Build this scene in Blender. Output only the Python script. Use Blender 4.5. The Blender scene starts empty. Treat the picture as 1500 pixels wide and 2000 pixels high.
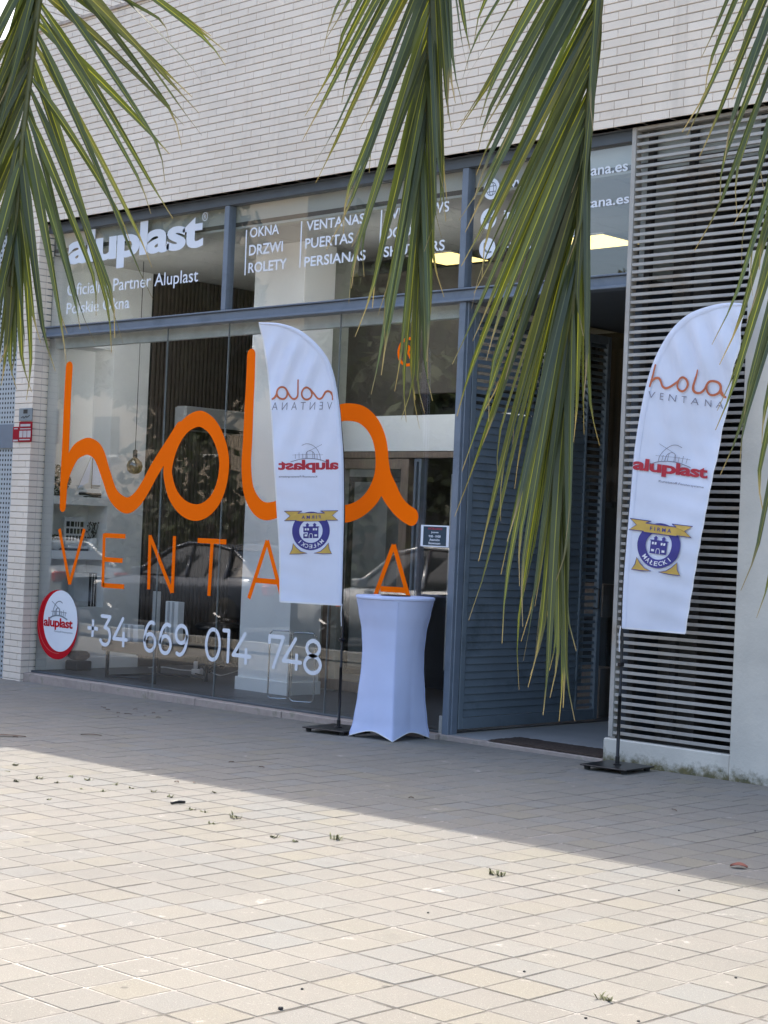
import bpy, math, random
from mathutils import Vector, Matrix, noise
R_ = math.radians
S = bpy.context.scene
C = S.collection
rnd = random.Random(11)

# ------------------------------------------------------------------ camera
YAW, PITCH, ROLL, FPX, HCAM = R_(44.145), R_(0.80), R_(2.445), 3345.0, 1.6
_F = Vector((-math.sin(YAW)*math.cos(PITCH), math.cos(YAW)*math.cos(PITCH), math.sin(PITCH)))
_r0 = Vector((math.cos(YAW), math.sin(YAW), 0)); _u0 = _r0.cross(_F)
_R = _r0*math.cos(ROLL) + _u0*math.sin(ROLL); _U = -_r0*math.sin(ROLL) + _u0*math.cos(ROLL)
EYE = Vector((0, 0, HCAM))
cam = bpy.data.objects.new('camera', bpy.data.cameras.new('camera')); C.objects.link(cam)
cam.matrix_world = Matrix(((_R.x, _U.x, -_F.x, 0), (_R.y, _U.y, -_F.y, 0), (_R.z, _U.z, -_F.z, HCAM), (0, 0, 0, 1)))
cam.data.sensor_fit = 'VERTICAL'; cam.data.sensor_height = 36; cam.data.lens = FPX/2000*36
cam.data.clip_start = 0.05; cam.data.clip_end = 2000
S.camera = cam
# ------------------------------------------------------------------ sky, sun, exposure
SUN_EL, SUN_AZ = R_(54.1), R_(-50.0)          # azimuth from +Y towards +X: the sun stands high behind the building
W = bpy.data.worlds.new('World'); S.world = W; W.use_nodes = True
nt = W.node_tree; nt.nodes.clear()
wo = nt.nodes.new('ShaderNodeOutputWorld'); bg = nt.nodes.new('ShaderNodeBackground'); sk = nt.nodes.new('ShaderNodeTexSky')
sk.sky_type = 'NISHITA'; sk.sun_disc = False; sk.sun_elevation = SUN_EL; sk.sun_rotation = SUN_AZ
sk.air_density = 1.0; sk.dust_density = 4.0; sk.ozone_density = 0.3
bg.inputs[1].default_value = 0.15
nt.links.new(sk.outputs[0], bg.inputs[0]); nt.links.new(bg.outputs[0], wo.inputs[0])
sun = bpy.data.objects.new('sun', bpy.data.lights.new('sun', 'SUN')); C.objects.link(sun)
sun.data.energy = 2.0; sun.data.angle = R_(0.55); sun.data.color = (1.0, 0.94, 0.84)
_sd = Vector((math.sin(SUN_AZ)*math.cos(SUN_EL), math.cos(SUN_AZ)*math.cos(SUN_EL), math.sin(SUN_EL)))
sun.rotation_euler = _sd.to_track_quat('Z', 'Y').to_euler(); sun.location = (0, 30, 40)
S.view_settings.view_transform = 'Standard'; S.view_settings.look = 'None'; S.view_settings.gamma = 1
S.view_settings.exposure = 1.74
S.render.engine = 'CYCLES'
S.cycles.use_denoising = True; S.cycles.max_bounces = 10; S.cycles.transparent_max_bounces = 24
S.cycles.caustics_reflective = False; S.cycles.caustics_refractive = False; S.cycles.sample_clamp_indirect = 6

# ------------------------------------------------------------------ photo measurement helpers (pixels of the 1500x2000 photo -> real points)
def ray(u, v): return _F + _R*((u-750)/FPX) + _U*((1000-v)/FPX)
def PY(u, v, y): d = ray(u, v); return EYE + d*(y/d.y)
def PX(u, v, x): d = ray(u, v); return EYE + d*(x/d.x)
def PZ(u, v, z): d = ray(u, v); return EYE + d*((z-HCAM)/d.z)
def PD(u, v, dep): return EYE + ray(u, v)*dep
GK, GX = 0.0088, -9.8
def gz(x): return GK*(x-GX)
def PG(u, v, h=0):                                             # point on the gently tilted pavement
    p = PZ(u, v, 0.03)
    for _ in range(4): p = PZ(u, v, gz(p.x)+h)
    return p

# ------------------------------------------------------------------ mesh builder
class MB:
    def __init__(s): s.v = []; s.f = []; s.c = []; s.m = []; s.mi = 0
    def vert(s, p, c=None):
        s.v.append(tuple(p)); s.c.append(c or (1, 1, 1, 1)); return len(s.v)-1
    def face(s, ids): s.f.append(tuple(ids)); s.m.append(s.mi)
    def poly(s, pts, c=None): s.face([s.vert(p, c) for p in pts])
    def box(s, x0, x1, y0, y1, z0, z1, M=None, c=None):
        ps = [Vector((x, y, z)) for z in (z0, z1) for x, y in ((x0, y0), (x1, y0), (x1, y1), (x0, y1))]
        if M is not None: ps = [M @ p for p in ps]
        b = [s.vert(p, c) for p in ps]
        for q in ((3, 2, 1, 0), (4, 5, 6, 7), (0, 1, 5, 4), (1, 2, 6, 5), (2, 3, 7, 6), (3, 0, 4, 7)): s.face([b[i] for i in q])
    def bbox(s, x0, x1, y0, y1, z0, z1, e, M=None, c=None):      # box with chamfered edges
        rings = []
        for z, i in ((z0, e), (z0+e, 0), (z1-e, 0), (z1, e)):
            pr = []
            for x, y, sx, sy in ((x0, y0, 1, 1), (x1, y0, -1, 1), (x1, y1, -1, -1), (x0, y1, 1, -1)):
                a = (x+sx*(e+i), y+sy*i); b = (x+sx*i, y+sy*(e+i))
                if i: a = (x+sx*(e*1.6), y+sy*e); b = (x+sx*e, y+sy*(e*1.6))
                else: a = (x+sx*e, y); b = (x, y+sy*e)
                pr += [b, a] if (sx*sy > 0) else [a, b]
            rings.append([s.vert((M @ Vector((p[0], p[1], z))) if M is not None else (p[0], p[1], z), c) for p in pr])
        n = 8
        for r in range(3):
            for k in range(n): s.face((rings[r][k], rings[r][(k+1) % n], rings[r+1][(k+1) % n], rings[r+1][k]))
        s.face(list(reversed(rings[0]))); s.face(rings[3])
    def tube(s, pts, r, n=8, cap=True, c=None):
        pts = [Vector(p) for p in pts]; rr = r if isinstance(r, (list, tuple)) else [r]*len(pts)
        rings = []; side = None
        for i, p in enumerate(pts):
            t = (pts[min(i+1, len(pts)-1)] - pts[max(i-1, 0)]).normalized()
            if side is None:
                side = t.cross(Vector((0, 0, 1)))
                if side.length < 1e-3: side = t.cross(Vector((1, 0, 0)))
            side = (side - t*side.dot(t)).normalized(); up = side.cross(t)
            rings.append([s.vert(p + (side*math.cos(a)+up*math.sin(a))*rr[i], c) for a in [2*math.pi*k/n for k in range(n)]])
        for a, b in zip(rings, rings[1:]):
            for k in range(n): s.face((a[k], a[(k+1) % n], b[(k+1) % n], b[k]))
        if cap: s.face(rings[0]); s.face(list(reversed(rings[-1])))
    def lathe(s, prof, n=24, o=(0, 0, 0), M=None):
        o = Vector(o); rings = []
        for r, z in prof:
            rg = []
            for k in range(n):
                a = 2*math.pi*k/n; p = Vector((r*math.cos(a), r*math.sin(a), z))
                rg.append(s.vert((M @ p if M is not None else p)+o))
            rings.append(rg)
        for a, b in zip(rings, rings[1:]):
            for k in range(n): s.face((a[k], a[(k+1) % n], b[(k+1) % n], b[k]))
        if prof[0][0] > 1e-4: s.face(list(reversed(rings[0])))
        if prof[-1][0] > 1e-4: s.face(rings[-1])
    def build(s, name, mat, parent=None, smooth=False, loc=None):
        me = bpy.data.meshes.new(name); me.from_pydata(s.v, [], s.f); me.update()
        for m in (mat if isinstance(mat, (list, tuple)) else [mat]): me.materials.append(m)
        if isinstance(mat, (list, tuple)): me.polygons.foreach_set('material_index', s.m)
        ca = me.color_attributes.new('Col', 'FLOAT_COLOR', 'POINT')
        ca.data.foreach_set('color', [x for c in s.c for x in c])
        if smooth: me.polygons.foreach_set('use_smooth', [True]*len(me.polygons))
        o = bpy.data.objects.new(name, me); C.objects.link(o)
        if parent is not None:
            o.parent = parent
            if parent.type == 'EMPTY': o.matrix_parent_inverse = Matrix.Translation(-parent.location)
        return o
def tag(o, label=None, cat=None, group=None, kind=None):
    if label: o['label'] = label
    if cat: o['category'] = cat
    if group: o['group'] = group
    if kind: o['kind'] = kind
    return o
def empty(name, loc, label=None, cat=None, group=None):
    o = bpy.data.objects.new(name, None); C.objects.link(o); o.location = loc; o.empty_display_size = .2
    return tag(o, label, cat, group)
def copy_tree(o, parent=None):
    c = o.copy(); C.objects.link(c)
    if parent is not None: c.parent = parent
    for ch in list(o.children): copy_tree(ch, c)
    return c

# ------------------------------------------------------------------ materials
MATS = {}
def newmat(name):
    m = bpy.data.materials.new(name); m.use_nodes = True; n = m.node_tree.nodes; n.clear()
    out = n.new('ShaderNodeOutputMaterial'); MATS[name] = m
    return m, m.node_tree, out
def N(t, k, **kw):
    n = t.nodes.new(k)
    for a, b in kw.items(): setattr(n, a, b)
    return n
def mixc(t, fac, a, b, mode='MIX'):
    m = N(t, 'ShaderNodeMix', data_type='RGBA', blend_type=mode)
    for i, x in ((0, fac), (6, a), (7, b)):
        if hasattr(x, 'is_output') or isinstance(x, bpy.types.NodeSocket): t.links.new(x, m.inputs[i])
        elif i == 0: m.inputs[0].default_value = x
        else: m.inputs[i].default_value = (*x[:3], 1)
    return m.outputs[2]
def ramp(t, src, a, b, lo=0.0, hi=1.0):
    r = N(t, 'ShaderNodeMapRange'); r.inputs[1].default_value = a; r.inputs[2].default_value = b; r.inputs[3].default_value = lo; r.inputs[4].default_value = hi
    t.links.new(src, r.inputs[0]); return r.outputs[0]
def tex(t, scale, detail=4, rough=.55, coord=None, stretch=None):
    n = N(t, 'ShaderNodeTexNoise'); n.inputs['Scale'].default_value = scale; n.inputs['Detail'].default_value = detail; n.inputs['Roughness'].default_value = rough
    g = N(t, 'ShaderNodeNewGeometry'); src = g.outputs['Position']
    if stretch:
        mp = N(t, 'ShaderNodeMapping'); mp.inputs['Scale'].default_value = stretch; t.links.new(src, mp.inputs[0]); src = mp.outputs[0]
    t.links.new(src, n.inputs['Vector']); return n.outputs['Fac']
def bump(t, h, strength, dist=.01):
    b = N(t, 'ShaderNodeBump'); b.inputs['Strength'].default_value = strength; b.inputs['Distance'].default_value = dist
    t.links.new(h, b.inputs['Height']); return b.outputs[0]
def pbsdf(t, out, col, rough=.6, metal=0.0, spec=.5):
    b = N(t, 'ShaderNodeBsdfPrincipled')
    if isinstance(col, bpy.types.NodeSocket): t.links.new(col, b.inputs['Base Color'])
    else: b.inputs['Base Color'].default_value = (*col[:3], 1)
    if isinstance(rough, bpy.types.NodeSocket): t.links.new(rough, b.inputs['Roughness'])
    else: b.inputs['Roughness'].default_value = rough
    b.inputs['Metallic'].default_value = metal; b.inputs['Specular IOR Level'].default_value = spec
    t.links.new(b.outputs[0], out.inputs[0]); return b
def simple(name, col, rough=.6, metal=0.0, var=.12, scale=6, bmp=0, bscale=80, spec=.5, dirt=None, dscale=2.0, stretch=None):
    m, t, out = newmat(name)
    f = ramp(t, tex(t, scale, 5, stretch=stretch), .3, .7)
    c = mixc(t, f, [x*(1-var) for x in col], [min(1, x*(1+var)) for x in col])
    if dirt:
        d = ramp(t, tex(t, dscale, 6, .65, stretch=stretch), .52, .72); c = mixc(t, d, c, dirt)
    b = pbsdf(t, out, c, rough, metal, spec)
    if bmp: t.links.new(bump(t, tex(t, bscale, 4), bmp, .004), b.inputs['Normal'])
    return m
def srgb(r, g, b):
    f = lambda x: (x/255/12.92) if x/255 <= .04045 else ((x/255+.055)/1.055)**2.4
    return (f(r), f(g), f(b))
def island_mat(name, col, col2, rough, var=.10, speck=.1, sscale=160, bmp=.25, stain=None):
    m, t, out = newmat(name)
    g = N(t, 'ShaderNodeNewGeometry'); rpi = g.outputs['Random Per Island']
    c = mixc(t, rpi, col, col2)
    c = mixc(t, ramp(t, tex(t, sscale, 2, .7), .35, .75), c, [x*(1-speck) for x in col], 'MIX') if speck else c
    big = ramp(t, tex(t, 1.3, 5, .6), .3, .7, 1-var, 1+var*.4)
    c = mixc(t, 1.0, c, mixc(t, big, (0, 0, 0), (1, 1, 1)), 'MULTIPLY')
    c = mixc(t, ramp(t, tex(t, 1, 6, .65, stretch=(3.2, 3.2, .16)), .56, .74, 0, .5), c, [x*.62 for x in col])
    if stain:
        c = mixc(t, ramp(t, tex(t, stain[1], 7, .7), stain[2], stain[3]), c, stain[0])
    b = pbsdf(t, out, c, rough)
    t.links.new(bump(t, tex(t, 220, 3, .6), bmp, .003), b.inputs['Normal'])
    return m
def attr_mat(name, rough=.45, transl=.25, spec=.4, tint=1.0):
    m, t, out = newmat(name)
    a = N(t, 'ShaderNodeVertexColor'); a.layer_name = 'Col'
    c = mixc(t, ramp(t, tex(t, 9, 4), .3, .7), mixc(t, 1.0, a.outputs[0], (.78, .8, .78), 'MULTIPLY'), a.outputs[0])
    b = pbsdf(t, out, c, rough, 0, spec)
    if transl:
        tr = N(t, 'ShaderNodeBsdfTranslucent'); t.links.new(mixc(t, 1.0, c, (1.3*tint, 1.35*tint, .6*tint), 'MULTIPLY'), tr.inputs[0])
        mx = N(t, 'ShaderNodeMixShader'); mx.inputs[0].default_value = transl
        t.links.new(b.outputs[0], mx.inputs[1]); t.links.new(tr.outputs[0], mx.inputs[2]); t.links.new(mx.outputs[0], out.inputs[0])
    return m
def fabric(name, col, transl=.3, rough=.85):
    m, t, out = newmat(name)
    w = tex(t, 900, 1)
    c = mixc(t, ramp(t, tex(t, 5, 4), .3, .7), [x*.95 for x in col], col)
    b = pbsdf(t, out, c, rough, 0, .2)
    wr = tex(t, 3.2, 5, .6, stretch=(3.2, 3.2, .7)); hm = N(t, 'ShaderNodeMath', operation='MULTIPLY_ADD'); t.links.new(wr, hm.inputs[0]); hm.inputs[1].default_value = 6.0; t.links.new(w, hm.inputs[2])
    t.links.new(bump(t, hm.outputs[0], .22, .0025), b.inputs['Normal'])
    tr = N(t, 'ShaderNodeBsdfTranslucent'); tr.inputs[0].default_value = (*col, 1)
    mx = N(t, 'ShaderNodeMixShader'); mx.inputs[0].default_value = transl
    t.links.new(b.outputs[0], mx.inputs[1]); t.links.new(tr.outputs[0], mx.inputs[2]); t.links.new(mx.outputs[0], out.inputs[0])
    return m
def glass(name, tint=(.965, .975, .972), ior=1.5, boost=1.0):
    m, t, out = newmat(name)
    g = N(t, 'ShaderNodeNewGeometry'); dt = N(t, 'ShaderNodeVectorMath', operation='DOT_PRODUCT')
    t.links.new(g.outputs['Normal'], dt.inputs[0]); t.links.new(g.outputs['Incoming'], dt.inputs[1])
    ab = N(t, 'ShaderNodeMath', operation='ABSOLUTE'); t.links.new(dt.outputs['Value'], ab.inputs[0])
    om = N(t, 'ShaderNodeMath', operation='SUBTRACT'); om.inputs[0].default_value = 1; t.links.new(ab.outputs[0], om.inputs[1])
    pw = N(t, 'ShaderNodeMath', operation='POWER'); t.links.new(om.outputs[0], pw.inputs[0]); pw.inputs[1].default_value = 5
    r0 = 1.65*((ior-1)/(ior+1))**2
    f = ramp(t, pw.outputs[0], 0, 1, r0*boost, 1)                # Schlick reflectance, the same from both sides of the pane
    tr = N(t, 'ShaderNodeBsdfTransparent'); tr.inputs[0].default_value = (*tint, 1)
    gl = N(t, 'ShaderNodeBsdfGlossy'); gl.inputs['Roughness'].default_value = 0.0; t.links.new(bump(t, tex(t, .9, 2, .4), .05, .02), gl.inputs['Normal']); gl.inputs[0].default_value = (1, 1, 1, 1)
    mx = N(t, 'ShaderNodeMixShader'); t.links.new(f, mx.inputs[0]); t.links.new(tr.outputs[0], mx.inputs[1]); t.links.new(gl.outputs[0], mx.inputs[2])
    t.links.new(mx.outputs[0], out.inputs[0]); return m
def emit(name, col, strength):
    m, t, out = newmat(name); e = N(t, 'ShaderNodeEmission'); e.inputs[0].default_value = (*col, 1); e.inputs[1].default_value = strength
    t.links.new(e.outputs[0], out.inputs[0]); return m

M_BRICK = island_mat('brick', (.80, .705, .59), (.89, .80, .685), .8, .10, .06, 200, .25, ((.52, .46, .39), 2.4, .60, .85))
M_MORTAR = simple('mortar', (.44, .375, .32), .95, var=.2, scale=20)
M_STEEL = simple('painted_steel', (.158, .192, .240), .42, 0, .08, 5, .05, 60, dirt=(.11, .14, .18), dscale=4)
M_STEELD = simple('shaded_dark_steel', (.085, .10, .115), .5, 0, .1, 5)  # darker steel copy; on the frame head its colour holds the shade
M_LOUV = simple('louvre_steel', (.165, .205, .240), .42, 0, .10, 3, .04, 60, dirt=(.085, .11, .13), dscale=3)
M_ALU = simple('pale_aluminium', (.41, .395, .365), .5, .05, .1, 5, .1, 60, dirt=(.33, .28, .22), dscale=3.2)
M_CONC = simple('painted_concrete', (.56, .56, .54), .85, 0, .07, 3, .35, 40, dirt=(.40, .43, .43), dscale=2.5)
M_SILL = simple('sill_stone', (.40, .33, .29), .8, 0, .18, 9, .5, 50, dirt=(.22, .21, .16), dscale=9)
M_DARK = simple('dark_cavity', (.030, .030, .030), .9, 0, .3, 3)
M_DARKW = simple('cavity_wall', (.075, .068, .060), .9, 0, .2, 3)
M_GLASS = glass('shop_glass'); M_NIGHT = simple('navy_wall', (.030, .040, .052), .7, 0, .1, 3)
M_VINYLW = simple('white_vinyl', (.76, .80, .86), .6, var=.02, spec=.2)
M_VINYLO = simple('orange_vinyl', (1.0, .16, .0), .6, var=.03, scale=3, spec=.05)
M_WHITEW = simple('white_wall', (.80, .81, .80), .8, 0, .04, 2)
M_GREYW = simple('grey_wall', (.42, .43, .43), .8, 0, .05, 2)
M_BEIGEW = simple('beige_wall', (.42, .43, .39), .8, 0, .05, 2)
M_BROWNW = simple('brown_panel', (.070, .060, .048), .7, 0, .25, 3)
M_CEIL = simple('ceiling_board', (.40, .40, .38), .9, 0, .05, 2)
M_FLOORI = simple('shop_floor', (.105, .105, .11), .45, 0, .12, 2)
M_SLAT = simple('wood_slat', (.085, .070, .058), .6, 0, .2, 12, stretch=(8, 8, .6))
M_BLACK = simple('matte_black', (.012, .012, .013), .5, 0, .2, 8)
M_BLACKS = simple('black_metal', (.018, .018, .020), .35, .3, .2, 8)
M_WOODB = simple('brown_wood', (.22, .165, .125), .55, 0, .2, 8, stretch=(6, 6, .6))
M_WHITEP = simple('white_plastic', (.74, .75, .75), .4, 0, .03, 4)
M_CHROME = simple('chrome', (.55, .57, .58), .2, .9, .05, 4)
M_PANEL = emit('light_panel', (1.0, .74, .26), 0.85); M_FILL = emit('added_fill_glow', (1.0, .99, .97), 20.0)  # second material: glow of the added fill strips
M_FAB = fabric('white_polyester', (.80, .85, .99), .14)
M_SPAN = fabric('white_spandex', (.62, .70, .97), .06)
M_RED = simple('red_print', (.52, .006, .016), .6, var=.06, spec=.1)
M_REDF = simple('red_flag_print', (.46, .03, .05), .8, var=.06)
M_ORF = simple('orange_flag_print', (.52, .15, .07), .8, var=.06)
M_GREYF = simple('grey_flag_print', (.20, .20, .26), .8, var=.06)
M_NAVYF = simple('navy_flag_print', (.055, .050, .24), .8, var=.08)
M_GOLDF = simple('gold_flag_print', (.60, .40, .09), .8, var=.12, scale=14)
M_HEM = fabric('white_hem_tape', (.86, .87, .90), .1)
M_MAT = simple('coir_mat', (.045, .030, .022), 1, 0, .5, 60, .8, 200)
M_ENTRY = simple('entry_concrete', (.34, .34, .335), .8, 0, .08, 3, .1, 60)
M_RUBBER = simple('tyre_rubber', (.015, .015, .015), .8, 0, .2, 10)
M_RIM = simple('alloy_rim', (.35, .35, .36), .35, .7, .05, 6)
M_CARGL = simple('car_glass', (.02, .024, .026), .05, 0, .1, 3, spec=.8)
M_LAMPR = simple('red_lens', (.35, .01, .01), .15, 0, .1, 5)
M_LAMPW = simple('clear_lens', (.7, .7, .7), .1, 0, .1, 5)
M_LEAF = attr_mat('palm_leaflet', .38, .19, .5, 1.0)
M_CROWN = attr_mat('tree_leaf', .6, .3, .3)
M_BARK = simple('bark', (.12, .095, .075), .95, 0, .3, 14, .8, 40, stretch=(1, 1, .3))
M_WEED = simple('weed_green', (.13, .135, .065), .7, 0, .3, 40)
M_DEADL = simple('dry_leaf', (.10, .065, .045), .8, 0, .3, 60)
M_REDL = simple('red_leaf', (.21, .062, .042), .7, 0, .25, 60)

# ================================================================== SETTING: ground
def tilt(o):                                                   # lay a sheet on the gently tilted pavement plane
    for v in o.data.vertices: v.co.z += gz(max(-60, min(30, v.co.x)))
    return o
m, t, out = newmat('joint_sand')
n1 = ramp(t, tex(t, .9, 5, .7), .44, .60); n2 = ramp(t, tex(t, 30, 3, .6), .35, .6)
c = mixc(t, n1, (.066, .060, .052), (.40, .375, .335)); c = mixc(t, ramp(t, n2, 0, 1, .0, .45), c, (.09, .08, .065))
pbsdf(t, out, c, .95); M_JOINT = m
m, t, out = newmat('far_paving')
bt = N(t, 'ShaderNodeTexBrick'); bt.offset = 0.0; bt.inputs['Scale'].default_value = 1; bt.inputs['Brick Width'].default_value = .209; bt.inputs['Row Height'].default_value = .214
bt.inputs['Mortar Size'].default_value = .005; bt.inputs['Color1'].default_value = (.28, .26, .228, 1); bt.inputs['Color2'].default_value = (.26, .24, .21, 1); bt.inputs['Mortar'].default_value = (.25, .22, .19, 1)
g = N(t, 'ShaderNodeNewGeometry'); t.links.new(g.outputs['Position'], bt.inputs['Vector'])
pbsdf(t, out, bt.outputs[0], .9); M_FARP = m
m, t, out = newmat('concrete_paver')
g = N(t, 'ShaderNodeNewGeometry'); rpi = g.outputs['Random Per Island']
c = mixc(t, rpi, (.200, .192, .170), (.226, .215, .188))
hu = N(t, 'ShaderNodeMath', operation='FRACT'); mu = N(t, 'ShaderNodeMath', operation='MULTIPLY'); mu.inputs[1].default_value = 7.31; t.links.new(rpi, mu.inputs[0]); t.links.new(mu.outputs[0], hu.inputs[0])
c = mixc(t, ramp(t, hu.outputs[0], .72, .95), c, (.206, .206, .192)); c = mixc(t, ramp(t, hu.outputs[0], .22, .05), c, (.222, .208, .168))
c = mixc(t, ramp(t, tex(t, 1.1, 6, .65), .38, .66), c, mixc(t, .5, c, (.215, .198, .176)))
c = mixc(t, ramp(t, tex(t, 260, 2, .8), .56, .72), c, (.15, .135, .12)); c = mixc(t, ramp(t, tex(t, 190, 2, .8), .60, .76), c, (.42, .40, .36))
sp_ = tex(t, 5.0, 8, .72); c = mixc(t, ramp(t, sp_, .63, .72, 0, .75), c, (.47, .44, .40))
c = mixc(t, ramp(t, tex(t, 2.3, 7, .7), .60, .74, 0, .55), c, (.145, .135, .125))
vo = N(t, 'ShaderNodeTexVoronoi'); vo.inputs['Scale'].default_value = 2.6; t.links.new(g.outputs['Position'], vo.inputs['Vector'])
c = mixc(t, ramp(t, vo.outputs['Distance'], .050, .035, 0, .6), c, (.085, .080, .075))
c = mixc(t, ramp(t, tex(t, .35, 6, .7), .52, .68, 0, .5), c, (.165, .158, .145))
bb = pbsdf(t, out, c, .92, 0, .3); t.links.new(bump(t, tex(t, 120, 6, .75), .9, .004), bb.inputs['Normal']); M_PAVER = m

def sheet(name, x0, x1, y0, y1, z, mat, nx=1, ny=1):
    b = MB(); ids = [[b.vert((x0+(x1-x0)*i/nx, y0+(y1-y0)*j/ny, z)) for j in range(ny+1)] for i in range(nx+1)]
    for i in range(nx):
        for j in range(ny): b.face((ids[i][j], ids[i+1][j], ids[i+1][j+1], ids[i][j+1]))
    return b.build(name, mat)
tag(tilt(sheet('ground', -400, 260, -400, 60, -.016, M_FARP, 66, 46)), kind='structure')
PX0, PX1, PY0, PY1 = -17.0, 1.6, 1.2, 10.12
tag(tilt(sheet('paver_bedding', PX0, PX1, PY0, PY1, -.0019, M_JOINT, 8, 8)), kind='structure')
b = MB(); r2 = random.Random(5); px_, py_ = .2085, .2140
ny = int((PY1-PY0)/py_)
offs = 0.0
for j in range(ny+1):
    y = PY1 - (j+1)*py_
    if j < 5: off = (j*.5 % 1)*px_ + r2.uniform(-.02, .02)
    else:
        offs += r2.uniform(-.004, .004)
        off = offs + 0
    n = int((PX1-PX0)/px_)
    for i in range(n):
        x = PX0 + i*px_ + off
        if x < PX0 or x+px_ > PX1: continue
        jx, jy, jz = r2.uniform(-.003, .003), r2.uniform(-.003, .003), r2.uniform(-.0008, .0013)
        g_ = r2.uniform(.0040, .0058)
        b.bbox(x+g_+jx, x+px_-g_+jx, y+g_+jy, y+py_-g_+jy, -.03, jz, .0022)
tag(tilt(b.build('pavement', M_PAVER)), kind='structure')
ROAD = simple('asphalt', (.055, .055, .056), .9, 0, .2, 4, .5, 120)
tag(tilt(sheet('road', -160, -9.2, -4.6, 4.75, .004, ROAD, 20, 1)), kind='structure')
b = MB(); b.box(-160, -9.2, 4.751, 4.90, -.02, .10)
M_KERB = simple('kerb_concrete', (.38, .37, .35), .9, 0, .1, 3)
o = b.build('kerb', M_KERB); tilt(o); tag(o, kind='structure')

# ================================================================== BUILDING
YG, YB = 10.2, 10.05                    # glass plane, brick face
XL, XR = -14.87, -7.47                  # glazing from the brick pillar to the louvred screen
ZT, ZB, ZG = 4.66, 3.49, .06            # brick underside, transom underside, glass foot
XP = PY(28, 800, YB).x                  # pillar edge
bld = empty('shop_building', (-11.2, 10.2, 0), 'pale long-brick building with glazed ground-floor shopfront and louvred screens', 'building')
# bricks: every course is laid, with raked joints
def brickwall(segs, y, name, z0, z1, holes=(), fy=None):
    b = MB(); bk = MB(); ph, bl, rr = .0660, .2445, random.Random(3)
    for (x0, x1, za, zb) in segs:
        k0 = math.floor((za-z0)/ph); k = k0
        while z0+k*ph < zb-.005:
            lo, hi = max(za, z0+k*ph), min(zb, z0+(k+1)*ph-.0080)
            if hi-lo > .012:
                off = (k % 2)*bl*.48 + rr.uniform(-.006, .006)
                x = math.floor((x0-off)/bl)*bl + off
                while x < x1:
                    a, c_ = max(x0, x+.0020), min(x1, x+bl-.0020)
                    if c_-a > .012:
                        dy = rr.uniform(-.0012, .0012)
                        b.bbox(a, c_, y+dy, y+.10, lo, hi, .0022)
                    x += bl
            k += 1
        bk.box(x0+.001, x1-.001, y+.008, y+.16, za, zb-.002)
    o = b.build(name, M_BRICK, bld)
    q = bk.build('mortar_bed', M_MORTAR, o)
    return o
ZPAR = 6.66
brickwall([(-28, XP-1.6, -.1, ZPAR), (XP-1.6, XP, 4.66, ZPAR), (XP, XL+.03, -.1, ZPAR), (XL+.03, 0.5, ZT, ZPAR)], YB, 'brick_wall', ZT-.0660*90, ZPAR)
# pillar return towards the glass and the tall fin above the parapet
b = MB(); k = 0; z0 = ZT-.0660*90
bk = MB(); bk.box(XL-.15, XL+.019, YB+.012, YG+.03, -.1, ZT-.004)
while z0+k*.0660 < ZT-.01:
    b.bbox(XL-.12, XL+.0305, YB+.1015, YG+.03, max(-.1, z0+k*.0660), z0+(k+1)*.0660-.0080, .0022) if z0+(k+1)*.1015 > -.05 else None
    k += 1
o = b.build('brick_reveal', M_BRICK, bld); bk.build('mortar_bed', M_MORTAR, o)
b = MB(); k = 0
while ZPAR+.05+k*.0660 < 9.2:
    yb = 10.12; off = (k % 2)*.12
    y = yb-off
    while y < 13.9:
        a, e = max(yb, y+.002), min(13.9, y+.2425)
        if e-a > .02: b.bbox(-15.62, -15.40, a, e, ZPAR+.05+k*.0660, ZPAR+.05+(k+1)*.0660-.0080, .0022)
        y += .2445
    k += 1
o = b.build('brick_fin', M_BRICK, bld)
bk = MB(); bk.box(-15.61, -15.412, 10.13, 13.89, ZPAR+.05, 9.2); bk.build('mortar_bed', M_MORTAR, o)
b = MB(); b.box(-28, 0.6, YB-.022, YB+.26, ZPAR, ZPAR+.03); b.build('parapet_coping', M_MORTAR, bld)
b = MB(); b.box(-28, 0.6, 10.3, 24, ZPAR-.45, ZPAR-.2); b.build('roof_deck', M_CONC, bld)
b = MB(); b.box(-15.39, -2, 14.0, 14.2, ZPAR-.19, 9.3); b.build('penthouse_wall', M_CONC, bld)
b = MB(); b.box(-15.3, -12.6, 13.97, 13.985, ZPAR, 8.9); b.build('penthouse_window', M_CARGL, bld)
b = MB(); b.box(-40, -28, YB, 22, -.2, 7.0); b.box(.6, 14, YB, 22, -.2, ZPAR); b.build('outer_wall', M_CONC, bld)
b = MB(); b.box(-28, .5, 20, 20.2, -.2, ZPAR); b.build('rear_wall', M_DARKW, bld)
# lintel underside / frame head
b = MB(); b.box(XL, XR+.03, YB+.10, YB+.19, ZT-.012, ZT+.12); b.build('lintel', M_STEELD, bld)

# ---- steel frame of the shopfront
def member(name, *boxes, mat=M_STEEL, e=.004, parent=bld, label=None):
    b = MB()
    for q in boxes: b.bbox(*q, e)
    o = b.build(name, mat, parent)
    if label: o['label'] = label
    return o
x_m1, x_m2, x_pst = PY(446, 500, YG).x, PY(911, 450, YG).x, PY(887, 1000, YG).x
member('frame_head', (XL, XR, YG-.045, YG+.05, ZT-.095, ZT-.013), mat=M_STEELD)  # shade beneath the brick is put into the darker steel colour
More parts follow.
